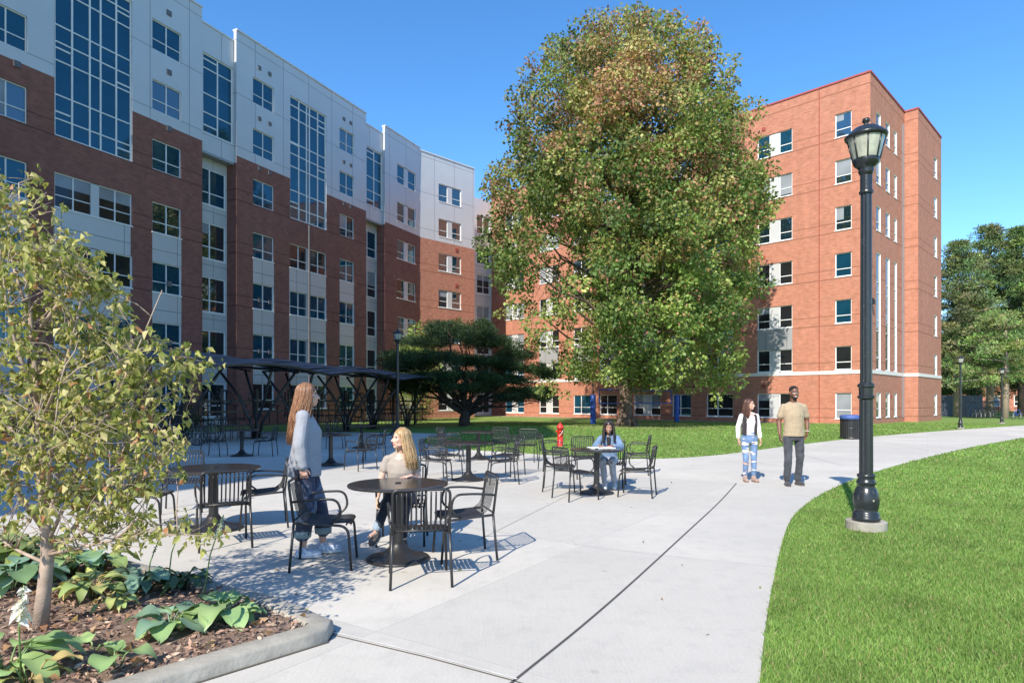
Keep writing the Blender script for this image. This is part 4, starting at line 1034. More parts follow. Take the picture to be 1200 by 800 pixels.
# litter bin
bn = thing('litter_bin', 'black slatted litter bin with a blue lid by the path', 'bin', at(997, 26.2))
mb = MB()
for k in range(30):
    a = 2 * math.pi * k / 30; ca, sa = math.cos(a), math.sin(a)
    mb.tube([Vector((.38 * ca, .38 * sa, .04)), Vector((.38 * ca, .38 * sa, .84))], .022, 4, flat=.4)
mb.torus((0, 0, .06), .385, .018, 'z', 30, 5); mb.torus((0, 0, .82), .39, .022, 'z', 30, 5); mb.torus((0, 0, .45), .365, .012, 'z', 30, 5); mb.lathe([(.34, .03), (.34, .80)], 24)
mb.build('basket', M['black'], bn)
mb = MB(); mb.lathe([(.37, .80), (.415, .81), (.415, .90), (.40, .93), (.40, .955), (.33, .98), (.2, .99), (.19, .93), (0, .92)], 26); mb.build('lid', M['lid'], bn, True)

# volleyball court
for i, (px, py, lb) in enumerate(((695, 496.5, 'left blue padded volleyball post before the brick hall'), (793, 494.2, 'right blue padded volleyball post, right of the big tree trunk'))):
    p = gp(px, py); t = thing('volleyball_post', lb, 'post', p, 0, 'volleyball posts')
    mb = MB(); mb.lathe([(.17, .0), (.19, .02), (.19, 1.95), (.17, 1.98), (0, 1.98)], 16); mb.build('pad', M['blue'], t, True)
    mb = MB(); mb.tube([(0, 0, 0), (0, 0, 2.75)], .045, 8); mb.build('pole', M['vent'], t, True)
VP1, VP2 = gp(695, 496.5), gp(793, 494.2)
t = thing('volleyball_net', 'blue-edged volleyball net strung behind the big tree trunk', 'net', VP1)
dv = VP2 - VP1; P0, P1 = dv * .07, dv * .93
mb = MB(); mb.tube([P0 + Vector((0, 0, 2.33)), P1 + Vector((0, 0, 2.33))], .045, 5); mb.tube([P0 + Vector((0, 0, 1.40)), P1 + Vector((0, 0, 1.40))], .04, 5)
mb.tube([P0 + Vector((0, 0, 1.4)), P0 + Vector((0, 0, 2.33))], .04, 5); mb.tube([P1 + Vector((0, 0, 1.4)), P1 + Vector((0, 0, 2.33))], .04, 5)
mb.tube([Vector((0, 0, 2.4)), P0 + Vector((0, 0, 2.33))], .012, 4); mb.tube([Vector((0, 0, 1.3)), P0 + Vector((0, 0, 1.4))], .012, 4); mb.tube([dv + Vector((0, 0, 2.4)), P1 + Vector((0, 0, 2.33))], .012, 4); mb.tube([dv + Vector((0, 0, 1.3)), P1 + Vector((0, 0, 1.4))], .012, 4)
mb.build('tape', M['blue'], t)
mb = MB()
for k in range(90): q = P0.lerp(P1, k / 89); mb.tube([q + Vector((0, 0, 1.4)), q + Vector((0, 0, 2.33))], .004, 3, caps=False)
for k in range(9): mb.tube([P0 + Vector((0, 0, 1.4 + .1 * k)), P1 + Vector((0, 0, 1.4 + .1 * k))], .004, 3, caps=False)
mb.build('mesh', M['rubber'], t)

# ------------------------------------------------------------------ bicycle shelter
M['roofmetal'] = plain('sky_tinted_metal', (.12, .14, .18), .4, metal=.4, var=.2, scale=2)  # sky sheen on the louvre tops put into the base colour
def make_shelter():
    """local x along the row, y away; four wing-like louvred strips on leaning posts"""
    t = thing('bicycle_shelter', '', 'shelter'); L = 6.2
    rf = MB()
    for j in range(8):
        y0 = -2.4 + j * .56; y1 = y0 + .46; z0 = 2.80 + j * .082; z1 = z0 + .085
        n = 12; P = []; off = (.5, .3, -.35, -.5, .2, .45, -.1, -.3)[j]
        for i in range(n + 1):
            x = -L / 2 - .25 + off + (L + .5) * i / n; P.append((x, .24 * math.sin(math.pi * i / n) - .08))
        for (xa, za), (xb, zb) in zip(P[:-1], P[1:]):
            rf.mi = 0
            rf.add([(xa, y0, z0 + za), (xb, y0, z0 + zb), (xb, y1, z1 + zb), (xa, y1, z1 + za)], [(0, 1, 2, 3)]); rf.mi = 1
            rf.add([(xa, y0, z0 + za), (xb, y0, z0 + zb), (xb, y1, z1 + zb), (xa, y1, z1 + za), (xa, y0, z0 + za - .08), (xb, y0, z0 + zb - .08), (xb, y1, z1 + zb - .06), (xa, y1, z1 + za - .06)],
                   [(7, 6, 5, 4), (0, 4, 5, 1), (2, 6, 7, 3), (0, 3, 7, 4), (1, 5, 6, 2)])
    rf.build('roof', [M['roofmetal'], M['black']], t)
    fr = MB()
    for x in (-2.1, 2.1):
        P = [(x, -2.3, 2.74), (x, -.8, 2.86), (x, .9, 3.0), (x, 2.1, 3.1)]; fr.tube(P, .055, 6)
    for y in (-1.5, .9): fr.tube([(-L / 2, y, 2.74 + .05 * (y + 1.5)), (0, y, 2.98 + .05 * (y + 1.5)), (L / 2, y, 2.74 + .05 * (y + 1.5))], .045, 6)
    fr.build('rafters', M['black'], t)
    for x in (-2.1, 2.1):
        for sx in (-1, 1):
            for y1 in (-1.6, 1.0):
                mb = MB(); mb.tube([(x + .14 * sx, -.2, 0), (x + .18 * sx, -.2 + y1 * .12, .7), (x + .42 * sx, -.2 + y1 * .5, 1.75), (x + .80 * sx, y1, 2.86)], .07, 7, r1=.055); mb.build('post', M['black'], t, True)
    mb = MB(); 
    for x in (-2.1, 2.1): mb.box(x - .35, x + .35, -.5, .1, 0, .05)
    for k in range(9):
        x = -1.55 + k * .39
        mb.tube(fillet([(x, -.7, 0), (x, -.7, .85), (x, .2, .85), (x, .2, 0)], .2, 4), .02, 5)
    mb.build('bike_rack', M['black'], t)
    return t
SH = make_shelter(); dS = (at(478, 40.5) - at(170, 21.5)); angS = math.atan2(dS.y, dS.x); dSn = dS.normalized(); S0 = at(170, 21.5)
for i, lb in enumerate(('nearest section of the dark bicycle shelter, behind the young tree', 'second shelter section, behind the standing woman', 'far end section of the shelter, next to the pine')):
    t = SH if i == 0 else copy_tree(SH); t.location = S0 + dSn * (3.2 + i * 7.0) + Vector((dSn.y, -dSn.x, 0)) * .0; t.rotation_euler = (0, 0, angS); tag(t, lb, 'shelter', 'wave-roofed bicycle shelter sections')
# ornamental railing behind the shelter
f0, f1 = at(215, 30.5), at(500, 43.5); dF = (f1 - f0); LF = dF.length
fn = thing('ornamental_fence', 'black ornamental railing with rings running behind the bicycle shelter', 'fence', f0, math.atan2(dF.y, dF.x))
for k in range(int(LF / 1.9) + 1):
    x = k * 1.9; mb = MB(); mb.box(x - .06, x + .06, -.06, .06, 0, 2.2); mb.build('fence_post', M['black'], fn)
mb = MB()
for z in (.32, 1.02, 1.55): mb.box(0, LF, -.035, .035, z - .045, z + .045)
mb.build('rail', M['black'], fn)
mb = MB()
for k in range(int(LF / .475)):
    x = k * .475 + .24
    if k % 4 in (0, 3): mb.tube([(x, 0, .75), (x, 0, 1.95)], .04, 5); mb.sphere((x, 0, 1.98), .07, 6, 4); mb.tube([(x - .12, 0, .75), (x + .12, 0, .75)], .035, 5)
    else: mb.tube([(x, 0, .32), (x, 0, 1.3)], .032, 5); mb.tube([(x - .16, 0, 1.32), (x + .16, 0, 1.32)], .03, 5)
    if k % 5 == 2: mb.torus((x, 0, 1.78), .26, .038, 'y', 18, 5)
for x, z in ((2.1, 1.75), (9.2, 1.5), (9.2, .75), (9.9, 1.75), (10.4, .9), (11.4, 1.7)): mb.torus((x, -.06, z), .34, .042, 'y', 20, 5)
mb.build('scrollwork', M['black'], fn)
# bicycles
def make_bike(col):
    t = thing('bicycle', '', 'bicycle'); fm = M[col]
    for x in (-.51, .51):
        mb = MB(); mb.torus((x, 0, .34), .32, .02, 'y', 26, 6); wh_ = mb.build('wheel', M['rubber'], t, True)
        mb = MB()
        for k in range(12): a = k * math.pi / 6; mb.tube([(x, 0, .34), (x + .31 * math.cos(a), 0, .34 + .31 * math.sin(a))], .003, 3, caps=False)
        mb.sphere((x, 0, .34), .025, 6, 4); mb.build('spokes', M['coping'], wh_)
    mb = MB(); bb, st, hd_, hb = (-.08, 0, .3), (-.2, 0, .78), (.36, 0, .80), (.40, 0, .62)
    for a, b_ in ((bb, st), (bb, hb), (st, hd_), (bb, (-.51, 0, .34)), (st, (-.51, 0, .34)), (hd_, hb)): mb.tube([a, b_], .017, 6)
    mb.tube([hb, (.51, 0, .34)], .015, 6); mb.build('frame', fm, t, True)
    mb = MB(); mb.tube([(.36, 0, .8), (.34, 0, .98)], .014, 6); mb.tube([(.30, -.26, 1.0), (.38, -.12, 1.0), (.38, .12, 1.0), (.30, .26, 1.0)], .013, 6); mb.build('handlebar', M['rubber'], t, True)
    mb = MB(); mb.tube([(-.2, 0, .78), (-.235, 0, .92)], .013, 6); mb.sphere((-.25, 0, .95), (.13, .06, .03), 10, 6); mb.build('saddle', M['rubber'], t, True)
    return t
BK = make_bike('vent')
bl_ = [(at(186, 20.5), .3, 'bicycle parked nearest the young tree, left end of the shelter'), (at(212, 22.0), .5, 'second bicycle under the left end of the shelter'), (at(232, 24.5), .7, 'third bicycle, under the shelter by the first post pair'), (at(398, 36), 1.2, 'bicycle leaning at the railing behind the standing woman'), (at(428, 37), 1.3, 'bicycle by the railing, right of the one behind the standing woman'),
       (at(1142, 58), 1.2, 'leftmost bicycle in the far rack under the pines'), (at(1147, 58.3), 1.3, 'second bicycle from the left in the far rack'), (at(1152, 58.2), 1.25, 'middle bicycle in the far rack'), (at(1157, 58.5), 1.4, 'second bicycle from the right in the far rack'), (at(1162, 58.4), 1.2, 'rightmost bicycle in the far rack')]
for i, (p, a, lb) in enumerate(bl_):
    t = BK if i == 0 else copy_tree(BK); t.location = p; t.rotation_euler = (0, 0, a); tag(t, lb, 'bicycle', 'parked bicycles')
t = make_bike('blue'); t.location = at(1192, 54); t.rotation_euler = (0, 0, .4); tag(t, 'blue bicycle standing at the far right edge', 'bicycle')
rk = thing('bike_rack', 'low black bicycle rack under the far pines', 'bike rack', at(1150, 59))
mb = MB()
for k in range(7): x = -1.5 + k * .5; mb.tube(fillet([(x, -.4, 0), (x, -.4, .85), (x, .4, .85), (x, .4, 0)], .2, 4), .025, 5)
mb.tube([(-1.7, -.4, .05), (1.7, -.4, .05)], .03, 5); mb.tube([(-1.7, 0, 1.5), (1.7, 0, 1.5)], .04, 5); mb.tube([(-1.6, 0, 0), (-1.6, 0, 1.5)], .03, 5); mb.tube([(1.6, 0, 0), (1.6, 0, 1.5)], .03, 5); mb.build('hoops', M['black'], rk)
# distant hall and screen fence seen under the conifers
fb = thing('distant_brick_hall', 'distant brick hall with pale windows glimpsed beneath the conifers', 'building', at(1150, 105))
WDs = Wall(at(1085, 108), at(1330, 92), fb); opens = [(u, u + 1.6, z, z + 1.7) for u in np.arange(1.5, WDs.L - 3, 3.4) for z in (.8, 4.1, 7.4)]
opens = [tuple(float(v) for v in o) for o in opens]
WDs.wall(0, WDs.L, -.3, 11.5, opens, dict(f=lambda u, z: 0), [M['brick_red']]); 
for o in opens: WDs.window(*o, vb=(.5,), hb=(.4,), pane='glass_dark', t=.09)
core(fb, [WDs.A + WDs.n * .8, WDs.B + WDs.n * .8, WDs.B + WDs.n * 12, WDs.A + WDs.n * 12], 11)
M['screen'] = plain('slate_fence', (.10, .115, .145), .7, var=.2)
sf = thing('screen_fence', 'slate grey board fence behind the pine trunks', 'fence', at(1128, 66)); a_, b_ = at(1092, 66), at(1150, 66); mb = MB()
for k in range(42): x = a_.x - sf.location.x + k * .125; mb.box(x, x + .115, -.02 + .01 * (k % 2), .02 + .01 * (k % 2), 0, 2.15)
mb.build('boards', M['screen'], sf)
# bushes at the foot of the building
def bush(px, Y, r_, hh, label, cols, name='shrub'):
    t = thing(name, label, 'shrub', at(px, Y)); cl = []
    for _ in range(int(30 * r_)): a = random.uniform(0, 6.28); q = math.sqrt(random.random()) * r_; z = random.random() * hh; cl.append(((math.cos(a) * q, math.sin(a) * q * .7, z), .35, random.choice(cols)))
    crown('foliage', t, cl, 420, .09, .35, M['leaf'], drop=0); mb = MB(); 
    for k in range(6): limb(mb, (0, 0, 0), (random.uniform(-.4, .4) * r_, random.uniform(-.3, .3), hh * .8), .02, .006)
    mb.build('stem', M['bark_dark'], t)
bush(488, 45, 1.0, 1.6, 'pale flowering shrub left under the dark pine', [(.30, .32, .14), (.42, .36, .22), (.16, .22, .07)])
bush(196, 23.5, 1.2, 1.2, 'dark shrub behind the parked bicycles by the shelter', [(.03, .06, .02), (.05, .09, .03)])

# a few dry leaves blown onto the paving
N = 60; x = rng.uniform(-6, 6, N); y = 3.6 + rng.uniform(0, 1, N) ** 1.6 * 16; near = rng.random(N) < .35; x[near] = rng.uniform(-2.6, -.3, near.sum()); y[near] = rng.uniform(4.6, 7.5, near.sum())
k = (inpoly(x, y, [(p.x, p.y) for p in plaza])) & (~inpoly(x, y, [(p[0], p[1]) for p in [K0, K1 + Vector((.1, 0, 0)), K2, K3, Vector((-9, 9, 0)), Vector((-9, 1, 0))]])); x, y = x[k], y[k]; N = len(x)
cc = np.array([(.32, .22, .10), (.22, .12, .07), (.36, .33, .14)])[rng.integers(0, 3, N)]
o = link('blown_leaves', leaf_mesh('blown_leaves', np.stack([x, y, np.full(N, .012)], 1), np.stack([rng.normal(size=N), rng.normal(size=N), rng.uniform(0, .2, N)], 1), rng.uniform(.025, .05, N), .3, cc, .3), M['leaf']); tag(o, 'small dry leaves blown onto the pale paving', 'leaf litter', kind='stuff')
# ------------------------------------------------------------------ people
V3 = Vector
def loft(mb, rings, n=20):
    """rings: (centre, half width along side, half depth along front, side, front)"""
    vs = []; N = len(rings)
    for c, a, b_, sd, fr in rings:
        c, sd, fr = V3(c), V3(sd).normalized(), V3(fr).normalized()
        for k in range(n):
            q = 2 * math.pi * k / n; vs.append(c + sd * (a * math.cos(q)) + fr * (b_ * math.sin(q)))
    fs = [(i * n + k, i * n + (k + 1) % n, (i + 1) * n + (k + 1) % n, (i + 1) * n + k) for i in range(N - 1) for k in range(n)]
    fs += [tuple(range(n - 1, -1, -1)), tuple((N - 1) * n + k for k in range(n))]
    mb.add(vs, fs)
def cap(mb, p0, p1, r0, r1, n=12):
    p0, p1 = V3(p0), V3(p1); t = (p1 - p0); L = t.length; t = t / max(L, 1e-6); pts = []; rs = []
    for q in (-.95, -.7, -.3): pts.append(p0 + t * r0 * q); rs.append(r0 * math.sqrt(1 - q * q))
    pts.append(p0); rs.append(r0)
    pts.append(p0.lerp(p1, .5)); rs.append((r0 + r1) / 2)
    pts.append(p1); rs.append(r1)
    for q in (.3, .7, .95): pts.append(p1 + t * r1 * q); rs.append(r1 * math.sqrt(1 - q * q))
    mb.tube(pts, rs, n)
def fuse(mb, name, mats, parent, voxel=.007, smooth=3, wrinkle=0.0, wf=9.0, wz=1.0, matfn=None):
    me = mb.mesh(name); o = bpy.data.objects.new(name, me); COL.objects.link(o)
    m_ = o.modifiers.new('r', 'REMESH'); m_.mode = 'VOXEL'; m_.voxel_size = voxel
    if smooth: s_ = o.modifiers.new('s', 'SMOOTH'); s_.factor = .5; s_.iterations = smooth
    dg = bpy.context.evaluated_depsgraph_get(); me2 = bpy.data.meshes.new_from_object(o.evaluated_get(dg))
    bpy.data.objects.remove(o); bpy.data.meshes.remove(me); me2.name = name
    if wrinkle:
        n = len(me2.vertices); co = np.empty(n * 3, np.float32); no = np.empty(n * 3, np.float32)
        me2.vertices.foreach_get('co', co); me2.vertices.foreach_get('normal', no); co = co.reshape(-1, 3); no = no.reshape(-1, 3)
        d_ = np.array([mnoise.noise(V3((c[0] * wf, c[1] * wf, c[2] * wf * wz))) + .5 * mnoise.noise(V3((c[0] * wf * 2.3 + 7, c[1] * wf * 2.3, c[2] * wf * wz * 2.1))) for c in co.astype(float)])
        co += no * (d_ * wrinkle)[:, None].astype(np.float32); me2.vertices.foreach_set('co', co.ravel()); me2.update()
    me2.materials.clear(); o = link(name, me2, mats, parent, True)
    if matfn:
        idx = [matfn(V3(p.center)) for p in me2.polygons]; me2.polygons.foreach_set('material_index', idx)
    return o
def hand(mb, wr, d, palm, thumb, curl=.5, g=1.0):
    """wr wrist, d pointing along the hand, palm: direction the palm faces, thumb: side of the thumb"""
    wr, d, palm = V3(wr), V3(d).normalized(), V3(palm); palm = (palm - d * palm.dot(d)).normalized(); sd = V3(thumb); sd = (sd - d * sd.dot(d) - palm * sd.dot(palm)).normalized()
    loft(mb, [(wr - d * .01, .024 * g, .018 * g, sd, palm), (wr + d * .03 * g, .036 * g, .017 * g, sd, palm), (wr + d * .075 * g, .042 * g, .015 * g, sd, palm), (wr + d * .095 * g, .040 * g, .012 * g, sd, palm)], 14)
    for i, (off, ln) in enumerate(((.033, .070), (.012, .078), (-.011, .073), (-.033, .058))):
        p = wr + d * .085 * g + sd * off * g; a = 0; dd = d + sd * (off * 1.6)
        for j, f in enumerate((.45, .32, .25)):
            a = curl * (.5 + .55 * j); q = (dd * math.cos(a) + palm * math.sin(a)).normalized(); p2 = p + q * ln * f * g
            cap(mb, p, p2, (.0090 - .0008 * j) * g, (.0084 - .001 * j) * g, 8); p = p2
    p = wr + d * .03 * g + sd * .03 * g; q = (d * .75 + sd * .65 + palm * .25).normalized(); p2 = p + q * .04 * g; cap(mb, p, p2, .0125 * g, .0105 * g, 8)
    q2 = (d + sd * .15 + palm * .35).normalized(); cap(mb, p2, p2 + q2 * .032 * g, .010 * g, .0085 * g, 8)
def skin_mat(name, c):
    m, nt, bs = new_mat(name); nt.links.new(ramp(nt, noise_tex(nt, 12), [(.3, tuple(x * .9 for x in c)), (.7, tuple(min(1, x * 1.08) for x in c))]), bs.inputs['Base Color'])
    bs.inputs['Roughness'].default_value = .5; bs.inputs['Subsurface Weight'].default_value = .12; bs.inputs['Subsurface Radius'].default_value = (.02, .008, .004); return m
def head_parts(mb, C, Rm, g=1.0, male=False):
    P = lambda x, y, z: C + Rm @ (V3((x, y, z)) * g)
    mb.sphere(P(0, -.012, .030), V3((.073, .090, .084)) * g, 18, 12, Rm)
    mb.sphere(P(0, .022, -.038), V3((.057 + .006 * male, .066, .075)) * g, 16, 10, Rm)
    mb.sphere(P(0, .058, -.088), V3((.030 + .006 * male, .024, .022)) * g, 10, 7, Rm)
    for s_ in (-1, 1):
        mb.sphere(P(s_ * .036, .052, -.022), V3((.022, .026, .024)) * g, 10, 7, Rm)
        mb.sphere(P(s_ * .074, -.004, -.012), V3((.009, .018, .030)) * g, 8, 6, Rm)
        mb.sphere(P(s_ * .030, .070, .024), V3((.024, .010, .008)) * g, 8, 6, Rm)
        mb.sphere(P(s_ * .040, .020, -.068), V3((.022, .036, .022)) * g, 8, 6, Rm)
    cap(mb, P(0, .080, .008), P(0, .102, -.026), .008 * g, .0125 * g, 8)
    for s_ in (-1, 1): mb.sphere(P(s_ * .012, .090, -.032), V3((.009, .010, .008)) * g, 8, 6, Rm)
    mb.sphere(P(0, .082, -.055), V3((.026, .012, .007)) * g, 10, 6, Rm); mb.sphere(P(0, .080, -.067), V3((.022, .012, .008)) * g, 10, 6, Rm)
    return P
def face_fn(C, Rm, g, teeth, beard):
    Ri = Rm.transposed()
    def f(c):
        q = Ri @ (c - C) / g
        if q.y < .03 or abs(q.x) > .075 or abs(q.z) > .14: return 0
        for s_ in (-1, 1):
            e = math.hypot((q.x - s_ * .031) / .0155, (q.z - .004) / .008)
            if e < 1: return 2 if abs(q.x - s_ * .031) < .007 else 1
            if e < 1.35 and q.z > .004: return 3
            if abs(q.x - s_ * .032) < .020 and abs(q.z - .026 + abs(q.x - s_ * .028) * .12) < .0038: return 3
        m_ = math.hypot(q.x / .027, (q.z + .060 - abs(q.x) * .18) / .0115)
        if m_ < 1:
            if teeth and abs(q.z + .059 - abs(q.x) * .18) < .0048 and abs(q.x) < .022: return 1
            return 4
        if beard and q.y > -.02 and (q.z < -.073 or (q.z < -.040 and (abs(q.x) > .047 or (q.z > -.050 and abs(q.x) < .030)))): return 3
        return 0
    return f
def hair_locks(name, parent, C, Rm, g, mats, length, n, seed, part=.0, wav=.012, back=.02, face_gap=52, r0=.013, frontside=0.0, spread=1.0, side_pull=(0, 0, 0), body=.13):
    rnd = random.Random(seed); mb = MB(); P = lambda x, y, z: C + Rm @ (V3((x, y, z)) * g)
    mb.sphere(P(0, -.020, .040), V3((.080, .092, .086)) * g, 18, 12, Rm)
    for i in range(n):
        ph = rnd.uniform(face_gap, 360 - face_gap); a = R(ph); lay = rnd.uniform(0, 1)
        sx, sy = math.sin(a), math.cos(a); R1 = (.083 + .014 * lay); R2 = (.098 + .012 * lay)
        pts = [P(part + sx * .01, -.015 + .035 * sy * .8, .122 + .006 * lay)]
        for k in (25, 50, 75, 95):
            q = R(k); pts.append(P(sx * R1 * math.sin(q) + part * (1 - k / 95), -.015 + sy * R2 * math.sin(q), .035 + .088 * math.cos(q)))
        pe = pts[-1]; L = length * rnd.uniform(.82, 1.05); out = V3((pe - C).x, (pe - C).y) if False else (pe - C); out = V3((out.x, out.y, 0)).normalized()
        m = 9; f1, f2 = rnd.uniform(0, 6.28), rnd.uniform(2.2, 3.6)
        for k in range(1, m + 1):
            t = k / m; w_ = wav * math.sin(f1 + f2 * t * 3.3) * min(1, t * 2)
            bulge = body * .35 * math.sin(min(1, t * 1.3) * math.pi * .6) * (.3 + spread * .5)
            p = pe + out * (bulge * .5) + V3((0, 0, -L * t)) + V3(side_pull) * (t ** 1.3) + V3((out.y, -out.x, 0)) * w_ + out * (w_ * .7); pts.append(p)
        N = len(pts); rs = [r0 * g * (.35 if j == 0 else 1.0 if j < N - 4 else (N - j) / 4.5) for j in range(N)]
        mb.mi = rnd.randrange(len(mats)); mb.tube(pts, rs, 5, flat=.55)
    return mb.build(name, mats, parent, True)
def hair_mats(name, cols): return [plain(name, c, .42, var=.25, scale=40, spec=.5) for c in cols]
EYEW = plain('eye_white', (.8, .79, .77), .3, var=.02); EYED = plain('iris', (.05, .03, .02), .2)
X, Yv, Z = (1, 0, 0), (0, 1, 0), (0, 0, 1)

def person(label, loc, az, J, skin, g=1.0, yaw=0, pitch=0, roll=0, male=False, teeth=False, beard=False, lips=(.45, .16, .14), hair=(.05, .03, .02)):
    t = thing('person', label, 'person', loc, -R(az)); sm = skin_mat('skin', skin); mb = MB()
    fw = V3(J.get('fw', Yv)); C = V3(J['head']); Rm = Matrix.Rotation(R(yaw), 3, 'Z') @ Matrix.Rotation(R(pitch), 3, 'X') @ Matrix.Rotation(R(roll), 3, 'Y')
    P = head_parts(mb, C, Rm, g, male); nb = V3(J['neck'])
    cap(mb, nb, C + Rm @ V3((0, -.018, -.05)) * g, (.056 if male else .047) * g, (.055 if male else .045) * g)
    loft(mb, [(c, a, b_, X, fr) for c, a, b_, fr in J['torso']])
    for s_ in ('R', 'L'):
        sh, el, wr = (V3(J[k + s_]) for k in ('sh', 'el', 'wr')); k_ = 1.18 if male else .92
        cap(mb, sh, el, .046 * k_, .037 * k_); mid = el.lerp(wr, .3); cap(mb, el, mid, .036 * k_, .038 * k_); cap(mb, mid, wr, .037 * k_, .024 * k_)
        hd = J['hand' + s_]; hand(mb, wr, hd[0], hd[1], hd[2], hd[3], (1.05 if male else .92))
        hp, kn, an, toe = (V3(J[k + s_]) for k in ('hip', 'kn', 'an', 'toe'))
        cap(mb, hp, kn, .075, .05); calf = kn.lerp(an, .3); cap(mb, kn, calf, .048, .052); cap(mb, calf, an, .05, .033); cap(mb, an + V3((0, 0, -.03)), toe, .032, .022)
    ff = face_fn(C, Rm, g, teeth, beard)
    fuse(mb, 'body', [sm, EYEW, EYED, plain('brow', hair, .7), plain('lips', lips, .45)], t, .0055, 2, matfn=ff)
    return t, P, C, Rm
def sleeve(mb, J, s_, r0, r1, upto=1.0, r2=None, fore=1.0):
    sh, el, wr = (V3(J[k + s_]) for k in ('sh', 'el', 'wr'))
    if upto <= 1: cap(mb, sh, sh.lerp(el, upto), r0, r1)
    else: cap(mb, sh, el, r0, r1); cap(mb, el, el.lerp(wr, fore), r1, r2 or r1)
def cloth(name, c, rough=.85, var=.12, scale=18, pat=None):
    m, nt, bs = new_mat(name); n = noise_tex(nt, scale, 5); base = ramp(nt, n, [(.3, tuple(x * (1 - var) for x in c)), (.7, tuple(min(1, x * (1 + var)) for x in c))])
    if pat:
        n2 = noise_tex(nt, pat[1], 3); base = mixc(nt, ramp(nt, n2, [(pat[2], (0, 0, 0)), (pat[2] + .05, (1, 1, 1))]), base, pat[0])
    nt.links.new(base, bs.inputs['Base Color']); bs.inputs['Roughness'].default_value = rough; bs.inputs['Specular IOR Level'].default_value = .2
    bs.inputs['Sheen Weight'].default_value = .15; bump(nt, bs, noise_tex(nt, 14, 4), .35, .012); return m
def yoke(mb, J, r=.05, w=.045):
    nb = V3(J['neck'])
    for s_ in 'RL':
        sh = V3(J['sh' + s_]); cap(mb, nb + V3((math.copysign(w, sh.x), 0, -.012)), sh + V3((-math.copysign(.02, sh.x), 0, -.004)), r * .8, r)
def shoe(J, s_, mats, t, low=True, w_=.042, name='shoe'):
    an, toe = V3(J['an' + s_]), V3(J['toe' + s_]); d_ = (toe - an); dz = J.get('sole' + s_)
    f = V3((toe.x - an.x, toe.y - an.y, 0)).normalized() if dz is None else V3(dz).normalized(); up = V3(J.get('up' + s_, Z)).normalized(); sd = f.cross(up).normalized()
    Rm = Matrix((sd, f, up)).transposed(); heel = an - up * .055 - f * .02; tip = an + f * .15 - up * .055; mb = MB()
    mb.sphere(heel, (w_ * .9, .05, .045), 12, 8, Rm); mb.sphere(heel.lerp(tip, .5), (w_, .10, .042), 12, 8, Rm); mb.sphere(tip - f * .02, (w_ * 1.03, .055, .034), 12, 8, Rm)
    if not low: cap(mb, an, heel, .045, .045)
    else: cap(mb, an - up * .01, heel + f * .02, .040, .045)
    o = fuse(mb, name, mats[0], t, .006, 2)
    sb = MB(); loft(sb, [(heel.lerp(tip, .45) - up * h_, w_ * 1.06, .135, sd, f) for h_ in (.035, .020)], 18); sb.build('sole', mats[1], o, True); return o

# 1. walking man
J = dict(head=(0, .02, 1.695), neck=(0, -.01, 1.50), shR=(.180, -.01, 1.435), elR=(.250, -.04, 1.17), wrR=(.275, .06, .945), shL=(-.180, -.01, 1.435), elL=(-.270, -.07, 1.18), wrL=(-.225, .055, .985),
         handR=((.02, .25, -1), (-1, .1, 0), (0, 1, 0), .5), handL=((.35, .25, -1), (1, 0, 0), (0, 1, .2), .3),
         hipR=(.10, 0, .93), knR=(.125, .07, .50), anR=(.135, .04, .09), toeR=(.155, .17, .035), hipL=(-.10, 0, .93), knL=(-.105, .03, .50), anL=(-.10, -.06, .09), toeL=(-.125, .07, .035),
         torso=[((0, 0, .88), .13, .09, Yv), ((0, 0, 1.05), .135, .09, Yv), ((0, 0, 1.25), .155, .10, Yv), ((0, 0, 1.42), .165, .095, Yv), ((0, -.005, 1.50), .09, .06, Yv)])
mp_ = at(930, 11.75); man, P, C, Rm = person('man walking on the path in a tan tee, one hand in his trouser pocket', mp_, 182, J, (.16, .075, .045), 1.05, yaw=4, pitch=-5, male=True, teeth=True, beard=True, lips=(.20, .07, .06), hair=(.012, .009, .008))
mb = MB(); loft(mb, [((0, 0, .90), .196, .132, X, Yv), ((0, .005, .99), .186, .128, X, Yv), ((0, .01, 1.12), .172, .124, X, Yv), ((0, .012, 1.28), .186, .128, X, Yv), ((0, .005, 1.39), .192, .115, X, Yv), ((0, -.008, 1.47), .145, .108, X, Yv), ((0, -.012, 1.518), .082, .078, X, Yv)]); yoke(mb, J, .062, .05)
for s_ in 'RL':
    sh_ = V3(J['sh' + s_]); el_ = V3(J['el' + s_]); cap(mb, sh_ + V3((0, 0, -.002)), sh_.lerp(el_, .62), .062, .066)
fuse(mb, 'tee_shirt', cloth('tan_cotton', (.36, .285, .195)), man, .007, 2, .007, 8, .8)
mb = MB(); loft(mb, [((0, 0, .83), .165, .115, X, Yv), ((0, 0, .93), .17, .117, X, Yv), ((0, 0, 1.0), .165, .112, X, Yv)])
for s_ in 'RL': cap(mb, V3(J['hip' + s_]) + V3((0, 0, -.06)), J['kn' + s_], .092, .072); cap(mb, J['kn' + s_], V3(J['an' + s_]) + V3((0, 0, .03)), .070, .062)
fuse(mb, 'trousers', cloth('charcoal_denim', (.055, .06, .072), scale=6, var=.35), man, .008, 2, .009, 7, 1.5)
for s_ in 'RL': shoe(J, s_, (cloth('dark_sneaker', (.05, .05, .055)), plain('sole_dark', (.12, .11, .11), .7)), man, w_=.046)
mb = MB(); mb.sphere(C + Rm @ V3((0, -.020, .046)) * 1.05, V3((.0765, .088, .078)) * 1.05, 20, 14, Rm); fuse(mb, 'hair', plain('cropped_hair', (.010, .008, .007), .9, bmp=.8, scale=30), man, .006, 1)
